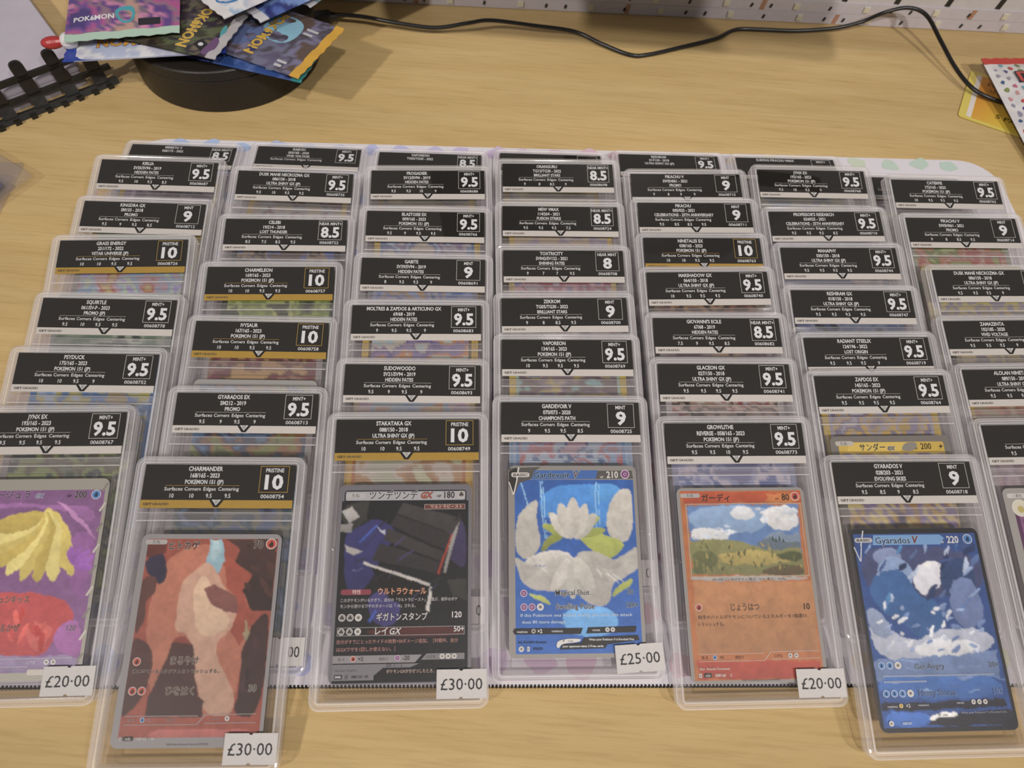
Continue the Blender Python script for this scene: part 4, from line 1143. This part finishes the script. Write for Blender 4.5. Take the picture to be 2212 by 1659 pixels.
FRONT_LABEL = {
 'JYNX': 'clear graded card case at the front of the first column, purple yellow and red card',
 'CHARMANDER': 'clear graded card case with a gold label strip and a red canyon card',
 'STAKATAKA': 'clear graded card case with a gold label strip and a black lightning card',
 'GARDEVOIR': 'clear graded card case tagged £25.00 with a bright blue and white card',
 'GROWLITHE': 'clear graded card case with an orange card of a meadow under blue sky',
 'GYARADOSV': 'clear graded card case with a dark-edged blue stormy sea card, nearest the bottom corner',
 'KABUTO': 'clear graded card case cut by the frame with a purple card, front of seventh column',
}
BACKS = ('MIMIKYU', 'RAIKOU', 'VAPTG', 'BACK4', 'RESHIRAM', 'SURFING', 'BACK7')
rows = {}
for key, p in POSE.items():
    col = p[0]
    info, border, pal = CASES[key][:3]
    inner = CASES[key][3] if len(CASES[key]) > 3 else None
    c = empty('graded_card_case', p[1:4])
    c.rotation_mode = 'XYZ'
    c.rotation_euler = (R(p[5]), 0, R(p[4]))
    serial, grade = info[6], info[5]
    strip = 'gold' if info[4] == 'PRISTINE' else 'silver'
    rows[col] = rows.get(col, -1) + 1
    if key in FRONT_LABEL:
        lab = FRONT_LABEL[key]
    elif key in BACKS:
        lab = {'BACK4': 'flat card case in the back row showing only a sliver of label, fourth column',
               'BACK7': 'flat card case in the back row peeking out behind the seventh column'}.get(key, 'flat lying card case in the back row behind the %s column, label half hidden' % COLN[col])
    else:
        lab = 'clear card case, %s column, %s from the back%s%s' % (COLN[col], ORD[rows[col]], ', grade %s %s strip' % (grade, strip) if grade else '', ', serial %s' % serial if serial else '')
    tag(c, lab, 'card case', 'graded card cases laid in seven overlapping columns')
    obj('case_rim', ME_RIM, M_rim, c)
    obj('inner_frame', ME_INNER, M_inner, c)
    obj('divider', ME_DIV, M_inner, c)
    obj('front_pane', ME_PANE, M_pane, c, (0, 0, -0.30))
    obj('back_pane', ME_PANE, M_pane, c, (0, 0, -T + 0.75))
    lo = obj('label', ME_LABEL, M_black_label, c)
    obj('label_strip', ME_STRIP, M_gold if strip == 'gold' else M_silver, lo)
    sc4 = info[3]
    if sc4 and 'none' in sc4:
        sc4 = sc4.replace('none', '').strip() or ' '
    LATER.append((label_print(info[:3] + (sc4,) + info[4:]), 'printed_lettering', lo, M_ink, -0.79))
    co = obj('card', ME_CARD, M_card_edge, c)
    d = card_print(key) if key in FRONT else plain_card(pal, (sum(map(ord, key)) % 97) * 1.37, border, inner)
    LATER.append((d, 'card_print', co, M_foil if key in FOIL else M_print, -1.39))
    if key in STICK:
        so = obj('price_sticker', ME_STICK, M_sticker, c, rot=(0, 0, R(0)))
        sd = Draw(0, 0)
        s = STICK[key]
        if len(s) > 2:
            sd.text(s, 27.3, 124.3, 4.6, '2c2a2c', w=18.4, bold=0.004)
        else:
            sd.text(s, 36.4, 124.3, 4.6, '2c2a2c', align='r', bold=0.004, sx=.8)
        if key == 'GARDEVOIR':
            so.rotation_euler = (0, 0, R(3.2)); so.location = (-6.2 * MM, -1.6 * MM, 0)
        LATER.append((sd, 'price_lettering', so, M_ink, 0.16))

# ------------------------------------------------------------------ board with LED tape along the back of the desk
BA = math.atan2(31.1, 591.4)
bd = empty('led_tape_board', (-183.4, 533.5, 0), (0, 0, BA))
tag(bd, 'white board with two rows of LED tape along the back of the desk', 'light strip')
obj('board_panel', box_mesh('board_panel', -260, 0.0, 0.4, 900, 14, 62), M_white_board, bd)
def bx_s(x): return (x + 183.4) / math.cos(BA)
ME_CHIP = box_mesh('led_chip', -2.4, -1.9, -2.4, 2.4, -1.0, 2.4)
ME_LENS = box_mesh('led_lens', -1.7, -2.0, -1.7, 1.7, -1.85, 1.7)
ME_RES = box_mesh('resistor', -0.8, -1.7, -1.5, 0.8, -1.0, 1.5)
ME_PAD = box_mesh('copper_pad', -1.9, -1.25, -0.75, 1.9, -1.0, 0.75)
for row, (zc, c0, p0) in enumerate(((4.9, 40.0, 70.0), (14.0, 92.0, 180.0))):
    v, f = box(-255, -1.0, zc - 4.45, 895, -0.05, zc + 4.45)
    tp = obj('led_tape', mesh('led_tape', v, f), M_tape, bd)
    x = c0 - 58 * 6
    k = 0
    while x < 480:
        s = bx_s(x)
        ch = obj('led_chip', ME_CHIP, M_chip, tp, (s, 0, zc))
        obj('led_lens', ME_LENS, M_lens, tp, (s, 0, zc))
        for dx in ((21, 37) if k % 2 else (28,)):
            obj('resistor', ME_RES, M_res, tp, (s + dx, 0, zc - 0.4), (0, R(15), 0))
        x += 58
        k += 1
    x = p0 - 174 * 2
    while x < 460:
        for q in range(4):
            obj('copper_pad', ME_PAD, M_copper, tp, (bx_s(x) + 0.25 * q, 0, zc - 3.0 + 2.0 * q))
        x += 174
for x in (201, 243, 286, 328, 370, 412):
    obj('slot', box_mesh('slot', -2.2, -0.35, 19.4, 2.2, 0.2, 61), M_res, bd, (bx_s(x), 0, 0), (0, R(6), 0))

# ------------------------------------------------------------------ monitor over the back of the desk (above the frame, it shades the board)
mo = empty('computer_monitor', (55, 640, 0))
tag(mo, 'black computer monitor on a stand above the LED tape board', 'monitor')
obj('screen_panel', loft('screen_panel', [[(x, y, z) for x, z in rrect(-135, 150, 195, 430, 14, 5)] for y in (-258, -245)], closed=False, caps=True), M_black, mo)
obj('stand_arm', box_mesh('stand_arm', -14, -245, 250, 14, 12, 274), M_black, mo)
obj('stand_post', box_mesh('stand_post', -14, -12, 4, 14, 12, 250), M_black, mo)
obj('stand_base', prism('stand_base', rrect(-80, -60, 80, 60, 20), 0, 4), M_black, mo)

# ------------------------------------------------------------------ cable and plug
CABLE = [(-163,497.5,9.5),(-157.9,499.3,10),(-137.8,498.9,10),(-111.9,496.1,9),(-82.7,495.6,8),(-57.5,500.1,11),(-39.7,504.5,12),(-6.7,507,9),(26.9,509.7,5),(49.6,499.6,3),(71.8,490.4,2),(86.5,492.3,2),(116.8,506.7,2),(144,521,2),(160.5,534,2.2),(183.2,536.5,2.4),(210.2,537.6,3),(240.8,542.0,5),(261.6,545.2,10),(276.1,545.6,19),(292.8,546,24),(306.4,539.3,23),(317.9,520.6,15),(326.9,499.9,9),(335.2,482.6,6),(344.7,472.7,4.5),(359.9,466.7,3.4),(371.9,464.9,3.4),(395,463,3.4)]
cb = empty('power_cable', (0, 0, 0))
tag(cb, 'thin black cable snaking along the back of the desk', 'cable')
tube('cable_lead', CABLE, 1.55, M_cable, cb)
pl = obj('plug', loft('plug', [[(x, y, z) for y, z in rrect(-ry, -rz, ry, rz, 1.2, 3)] for x, ry, rz in ((-17, 3.0, 2.4), (-16, 4.2, 3.4), (-5, 4.4, 3.6), (-4, 3.4, 2.8), (0, 2.4, 2.2), (1, 1.8, 1.8))], closed=False, caps=True), M_black, cb, (-161, 497.5, 9.6), (0, 0, R(12)))

# ------------------------------------------------------------------ black tin
tin = empty('round_tin', (-235, 456, 0))
tag(tin, 'matt black round tin with a lid, under the pile of foil packs', 'tin')
def lathe(name, prof, n=72):
    loops = [[(r * math.cos(2 * math.pi * i / n), r * math.sin(2 * math.pi * i / n), z) for i in range(n)] for r, z in prof]
    me = loft(name, loops, closed=False, caps=True)
    return me
obj('tin_body', lathe('tin_body', [(66.0, 0.0), (67.3, 0.8), (67.3, 24.3), (66.4, 24.9)]), M_tin, tin)
obj('tin_lid', lathe('tin_lid', [(66.6, 25.0), (67.9, 25.5), (67.9, 32.0), (67.2, 32.9), (66.0, 33.2)]), M_tin, tin)

# ------------------------------------------------------------------ foil packs
def foil_pack(label, cx, cy, z, rot, L=112.0, W=60.0, H=1.8, pal=None, seed=1.0, ends=('c8a030', 'c8a030'), draw=None, tilt=(0, 0), scale=0.05):
    p = empty('foil_pack', (cx, cy, z + H), (R(tilt[0]), R(tilt[1]), R(rot)))
    tag(p, label, 'foil pack', 'printed foil packs on the desk')
    lb = L - 14
    def surf(x, y):
        a, b = min(abs(2 * x / lb), 1), min(abs(2 * y / W), 1)
        wr = 0.35 * noise.noise(Vector((x * .06 + seed, y * .12, seed))) + 0.12 * noise.noise(Vector((x * .25, y * .05, seed * 2)))
        return (H + wr) * max(0.0, (1 - a ** 4) * (1 - b ** 3.2)) + 0.12
    nx, ny = 40, 24
    cf = blotches(pal, seed, scale)
    V, F, C = [], [], []
    for sgn in (1, -1):
        b0 = len(V)
        for j in range(ny + 1):
            for i in range(nx + 1):
                x, y = -lb / 2 + lb * i / nx, -W / 2 + W * j / ny
                V.append((x, y, sgn * surf(x, y))); C.append(cf(x, y))
        for j in range(ny):
            for i in range(nx):
                a = b0 + j * (nx + 1) + i
                q = (a, a + 1, a + nx + 2, a + nx + 1)
                F.append(q if sgn > 0 else q[::-1])
    o = obj('wrapper', mesh('wrapper', V, F, C, smooth=True), M_wrap, p)
    for sg, colr in zip((-1, 1), ends):
        n = 15
        V, F = [], []
        for i in range(n + 1):
            y = -W / 2 + W * i / n
            tooth = 0.9 if i % 2 else 0.0
            for xx, zz in ((lb / 2 - 0.5, 0.22), (L / 2 - tooth, 0.22), (L / 2 - tooth, -0.22), (lb / 2 - 0.5, -0.22)):
                V.append((sg * xx, y, zz + 0.18 * math.sin(i * 1.3)))
        for i in range(n):
            for k in range(4):
                a, b = 4 * i + k, 4 * i + (k + 1) % 4
                F.append((a, b, b + 4, a + 4))
        obj('crimped_end', mesh('crimped_end', V, F), principled('crimp_foil', colr, 0.35, 0.6), p)
    if draw:
        LATER.append((draw, 'printed_lettering', p, M_wrap, 0.10, surf))
    return p

def logo(d, x, y, h, rot, wd=None):
    for off, colr in ((0.075, '2a2f6a'), (0.045, 'c9a22c')):
        d.text('POKéMON', x, y, h, colr, bold=off, rot=rot, sx=.95)

dk = Draw()
dk.poly('7fb0c8', [(8, -24), (30, -22), (34, -4), (26, 8), (10, 4), (4, -10)], 1)
dk.poly('5a6a98', [(-10, -18), (8, -26), (10, 10), (0, 22), (-14, 12)], 1)
dk.poly('b8b6b8', [(-28, 8), (-14, 2), (-6, 20), (-20, 24)], 1)
logo(dk, 12, 0, 7.0, R(90))
for yy, ww in ((-17, 10), (-12, 8), (20, 8), (24, 6)): dk.rect('b4b4b8', 34, yy, 34 + ww * .9, yy + 2.2, .4)
foil_pack('grey and purple foil pack with a bright yellow end strip', -200, 430, 37.0, -20, pal=['3a3844', '5a5470', '6a6a84', '4a4450', '747090', '5a4a44'], seed=2.2, ends=('4a4450', 'cf9c1c'), draw=dk)
dk = Draw()
for i, xx in enumerate((30, 38, 46)): dk.rect('a8b4c8', xx - 2, 22 - i * .2, xx + 3, 25.5, .6)
foil_pack('dark blue glossy foil pack at the bottom of the pile, teal corner', -205.7, 424, 33.4, -11.5, pal=['2a2f5c', '3a4a8c', '22264a', '4a62a0', '2c4a88'], seed=5.2, ends=('2a2f5c', '2a8c90'), draw=dk)
dk = Draw()
logo(dk, 26, 2, 7.0, R(90))
dk.poly('262228', [(36, 14), (42, 18), (40, 25), (33, 21)]); dk.disc('c8c8cc', 37.6, 19.4, 1.7)
dk.poly('6a4a74', [(43, 8), (48, 12), (48, 28), (40, 28), (42, 18)], 1)
dk.poly('4a9aa4', [(44, -6), (47, 0), (48, 10), (45, 8), (43, 0)], 1)
foil_pack('dark brown and green foil pack with a plain grey end', -258, 425, 44.2, -10.7, L=106, pal=['2c2622', '4a4034', '3a3a2c', '5a6044', '332c38', '6a6050', '38303c'], seed=9.1, ends=('3a3430', 'b0acb0'), draw=dk)
dk = Draw()
dk.text('POKéMON', -6, 14, 8.0, '3a3a80', bold=0.07, rot=R(180)); dk.text('POKéMON', -6, 14, 8.0, 'c8922a', bold=0.04, rot=R(180))
dk.rect('22409c', -49, 25.2, 49, 29.6)
foil_pack('white foil pack with a blue border, sticking out over the basket', -266, 416, 40.6, 12.5, L=104, pal=['c0c0cc', 'b0b0c8', 'cfcfd6', 'a8b0cc'], seed=3.3, ends=('22409c', '22409c'), draw=dk)
dk = Draw()
dk.text('POKéMON', -36, -18, 4.0, 'd0d0d4', bold=0.03, rot=R(90))
dk.rect('2a2630', -46, 10, -40, 24, .8); dk.text('11', -43, 17, 2.4, 'd8d8dc', rot=R(90))
dk.poly('3a98a8', [(-42, -2), (-30, -6), (-26, 6), (-36, 9), (-44, 5)], 1)
foil_pack('purple and pink foil pack with a pale green edge, back corner of pile', -288, 447, 51.5, 105.6, W=72, H=2.6, pal=['4a3a78', '6a4a90', 'a8508a', '8a6a80', '5a3f84', 'c07aa0', '6a6074', 'b08a80'], seed=7.7, ends=('a8c4b4', '6a6074'), draw=dk, tilt=(0, -3))
dk = Draw()
dk.poly('3a78b4', [(-50, -6), (-34, -14), (-26, 4), (-36, 22), (-50, 14)], 1)
dk.poly('6a5448', [(-28, -2), (0, -12), (30, 4), (20, 24), (-20, 24)], 1)
dk.poly('262228', [(-50, -20), (-44, -24), (-41, -14), (-46, -9)]); dk.disc('d8d8dc', -45.4, -16.6, 1.8)
logo(dk, -34, -2, 6.0, R(-90))
foil_pack('white and sky blue foil pack on top of the pile', -196, 474, 53.6, 50, pal=['cfccd2', 'c4c0ca', 'b0b8cc', 'd6d4d8', '9ab4d0'], seed=4.1, ends=('d4d2d6', 'd4d2d6'), draw=dk, tilt=(0, 2))
dk = Draw()
dk.poly('c8482c', [(-50, -28), (-40, -28), (-40, -14), (-46, -6), (-50, -8)]); dk.poly('262228', [(-50, -8), (-45, -14), (-40, -6), (-46, 0)]); dk.disc('d8d8dc', -45.2, -7, 1.7)
dk.poly('5a9aa8', [(-40, -28), (-36, -28), (-32, -8), (-38, -10)], 1)
foil_pack('blue foil pack with an orange corner patch', -173, 482, 49.0, 47, pal=['3a4a94', '4a62a8', '2c3470', '6a86c0', '8aa0d0'], seed=6.4, ends=('c4c2ca', 'c4c2ca'), draw=dk)
dk = Draw()
dk.rect('262228', -50, -29, -40, -18); dk.rect('b85a8c', -50, -16, -38, 4)
foil_pack('grey foil pack with a pink patch, behind the blue one', -160, 511, 45.2, 60, pal=['8a8690', 'a8a4b0', '7a98a0', 'b4b0b8'], seed=8.8, ends=('c0bcc4', 'c0bcc4'), draw=dk)

rb = empty('toy_ball_tip', (-314, 392, 46))
tag(rb, 'small red and white plastic tip beside the purple pack', 'toy')
def drop(name, x0, x1, r, mat):
    n, m = 14, 8
    loops = []
    for k in range(m + 1):
        a = math.pi * k / m
        rr = max(r * math.sin(a), 0.05)
        loops.append([(x0 + (x1 - x0) * (1 - math.cos(a)) / 2, rr * math.cos(6.283 * i / n), rr * math.sin(6.283 * i / n)) for i in range(n)])
    return loft(name, loops, closed=False, caps=True)
obj('white_half', drop('white_half', -2, 9, 5.5, None), principled('white_toy_plastic', 'd0ccd0', 0.3, 0.5), rb, rot=(0, 0, R(10)))
obj('red_half', drop('red_half', -14, 1, 4.0, None), principled('red_toy_plastic', 'a8282c', 0.3, 0.5), rb, rot=(0, 0, R(20)))

# ------------------------------------------------------------------ lattice basket wall and the white box in it
bk = empty('lattice_basket', (-430, 302.5, 0), (0, 0, R(42.4)))
tag(bk, 'black plastic lattice basket side with upright prongs', 'basket')
def lattice():
    V, F = [], []
    def add(pts_a, pts_b):
        b = len(V)
        n = len(pts_a)
        V.extend(pts_a + pts_b)
        F.append(tuple(range(b + n - 1, b - 1, -1))); F.append(tuple(range(b + n, b + 2 * n)))
        F.extend([(b + i, b + (i + 1) % n, b + n + (i + 1) % n, b + n + i) for i in range(n)])
    th = 2.4
    def lean(t): return 0.16 * t if t > 10 else 0.5 * t - 3.4
    def slab(x0, t0, x1, t1, r=0.6):
        pts = rrect(x0, t0, x1, t1, r, 3)
        add([(x, lean(t), t) for x, t in pts], [(x, lean(t) + th, t) for x, t in pts])
    slab(0, 0.3, 166, 4.0); slab(0, 9.4, 166, 12.6); slab(0, 21.4, 166, 25.0)
    pitch = 21.5
    for k in range(8):
        x = 5 + pitch * k
        slab(x - 4.6, 3.0, x + 4.6, 10.6); slab(x - 4.6, 11.0, x + 4.6, 23.0); slab(x - 4.3, 23.0, x + 4.3, 34.0, 3.4)
    for k in range(15):
        x = 3 + 11 * k
        add([(x, -6.0, 0.0), (x + 4, -6.0, 0.0), (x + 4, -6.0, 3.2), (x, -6.0, 3.2)], [(x, -3.6, 0.0), (x + 4, -3.6, 0.0), (x + 4, -3.6, 3.2), (x, -3.6, 3.2)])
    return mesh('lattice_wall', V, F)
bk_wall = obj('lattice_wall', lattice(), M_black, bk)
wb = empty('white_box', (-430, 302.5, 0), (0, 0, R(42.4)))
tag(wb, 'pale lilac-white box lying behind the black lattice', 'box')
obj('box_body', loft('box_body', [[(x, y, z) for x, y in rrect(-30, 9, 147, 130, 3, 3)] for z in (0.3, 12.0)], closed=False, caps=True), M_lilac, wb)
obj('box_lid', loft('box_lid', [[(x, y, z) for x, y in rrect(-30 - i, 9 - i, 147 + i, 130 + i, 3, 3)] for i, z in ((0.6, 12.1), (0.6, 15.4), (0.0, 16.0))], closed=False, caps=True), M_lilac, wb)

# ------------------------------------------------------------------ clear sleeves at the left edge
for k, (cx, cy, z, rt, lab) in enumerate(((-368.5, 277, 0.3, 4, 'empty clear plastic sleeve lying flat at the left edge of the desk'), (-379, 270, 2.0, -8, 'clear sleeve holding a dark blue card at the left edge'))):
    s = empty('card_sleeve', (cx, cy, z), (0, 0, R(rt)))
    tag(s, lab, 'card sleeve', 'clear card sleeves')
    obj('sleeve_film', loft('sleeve_film', [[(x, y, zz) for x, y in rrect(-33 + i, -46 + i, 33 - i, 46 - i, 2.0, 3)] for i, zz in ((0, 0.0), (0, 0.5), (1.2, 1.3))], closed=False, caps=True), M_sleeve, s)
    if k:
        obj('sleeved_card', prism('sleeved_card', rrect(-31, -44, 29, 40, 2.5, 4), 0.55, 0.9), principled('dark_blue_card', '2a2a58', 0.4, 0.4), s)
tl = empty('rigid_card_holder', (-381, 284, 4.6), (0, 0, R(-28)))
tag(tl, 'scuffed rigid clear card holder on top of the sleeves', 'card holder')
obj('holder_shell', loft('holder_shell', [[(x, y, z) for x, y in rrect(-38 + i, -50 + i, 38 - i, 50 - i, 3.0, 3)] for i, z in ((0, 0.0), (0, 2.4), (0.6, 2.8))], closed=False, caps=True), M_sleeve, tl)
obj('holder_backing', prism('holder_backing', rrect(-31, -46, 31, 34, 2.5, 4), 0.8, 1.3), principled('violet_card', '4a4668', 0.4, 0.4), tl)

# ------------------------------------------------------------------ yellow note card and white pack at the right edge
nc = empty('note_card', (375.5, 461, 0.4), (0, R(0), R(-24)))
tag(nc, 'yellow trading card with black handwriting, half under the white pack', 'card')
nb = obj('card', prism('note_card_stock', rrect(-44, -31.5, 44, 31.5, 3, 5), 0, 0.4), principled('note_card_stock', 'c4a838', 0.5, 0.3), nc)
d = Draw(-44, 31.5)
d.rect('d2be4c', .02, .02, 87.98, 62.98, 2.95)
ya, yb_ = lin('d08a18'), lin('d4b428')
d.grid(lambda x, y: tuple(ya[i] * (1 - q) + yb_[i] * q for i in range(3) for q in [min(max((x - 12) / 30 + (y - 30) * .012, 0), 1)]), 9.5, 3.2, 84, 59.8, 20, 12)
d.rect('d6ccc8', 5.6, 3.4, 9.2, 59.5, 1.2)
d.text('EVO', 15, 11.5, 4.0, '2a1c10', align='l', bold=.01, slant=.1, sx=1.0)
d.text('SETS', 17, 19.5, 4.2, '3a2a14', align='l', bold=-0.005, slant=.1, sx=1.0)
d.text('5 PACKS', 26, 48, 5.0, '2a1c10', align='l', bold=.01, slant=.15, sx=1.1)
d.line('2a1c10', 40, 54, 56, 52.5, .5)
LATER.append((d, 'card_print', nb, M_print, 0.42))

dk = Draw()
rng2 = random.Random(11)
PC = ['3a6ab0', 'c04038', '8a88a0', '5aa0b4', 'b8607a', '7a8a4a', '4a4a8c', '94909c', 'c08a8c', '3c5a84']
for j in range(9):
    for i in range(12):
        x, y = -46 + 92 * (i + .5 * (j % 2)) / 11.5 + rng2.uniform(-1, 1), -26 + 52 * j / 8 + rng2.uniform(-1, 1)
        if abs(x) > 47: continue
        n = rng2.randint(6, 9)
        r0 = rng2.uniform(1.7, 2.9)
        dk.poly(rng2.choice(PC), [(x + r0 * rng2.uniform(.5, 1.3) * math.cos(6.283 * k / n), y + r0 * rng2.uniform(.4, .9) * math.sin(6.283 * k / n)) for k in range(n)], 1)
dk.rect('2a2228', 24, -14, 37, 2, 1.2); dk.rect('c04440', 25, -13, 36, 1, 1.0)
foil_pack('white foil pack dotted with small coloured shapes and a red end', 386, 455, 4.2, 98, L=112, W=62, H=4.2, pal=['d0cccc', 'd4d0d2', 'cac6ca'], seed=1.9, ends=('d0cccc', 'b83228'), draw=dk, tilt=(0, -4))

# ------------------------------------------------------------------ print everything
realise_text()
for it in LATER:
    d, name, parent, mat_, z0 = it[:5]
    cf = it[5] if len(it) > 5 else None
    d.build(name, parent, mat_, z0, conform=cf, dz=0.005 if not cf else 0.01)
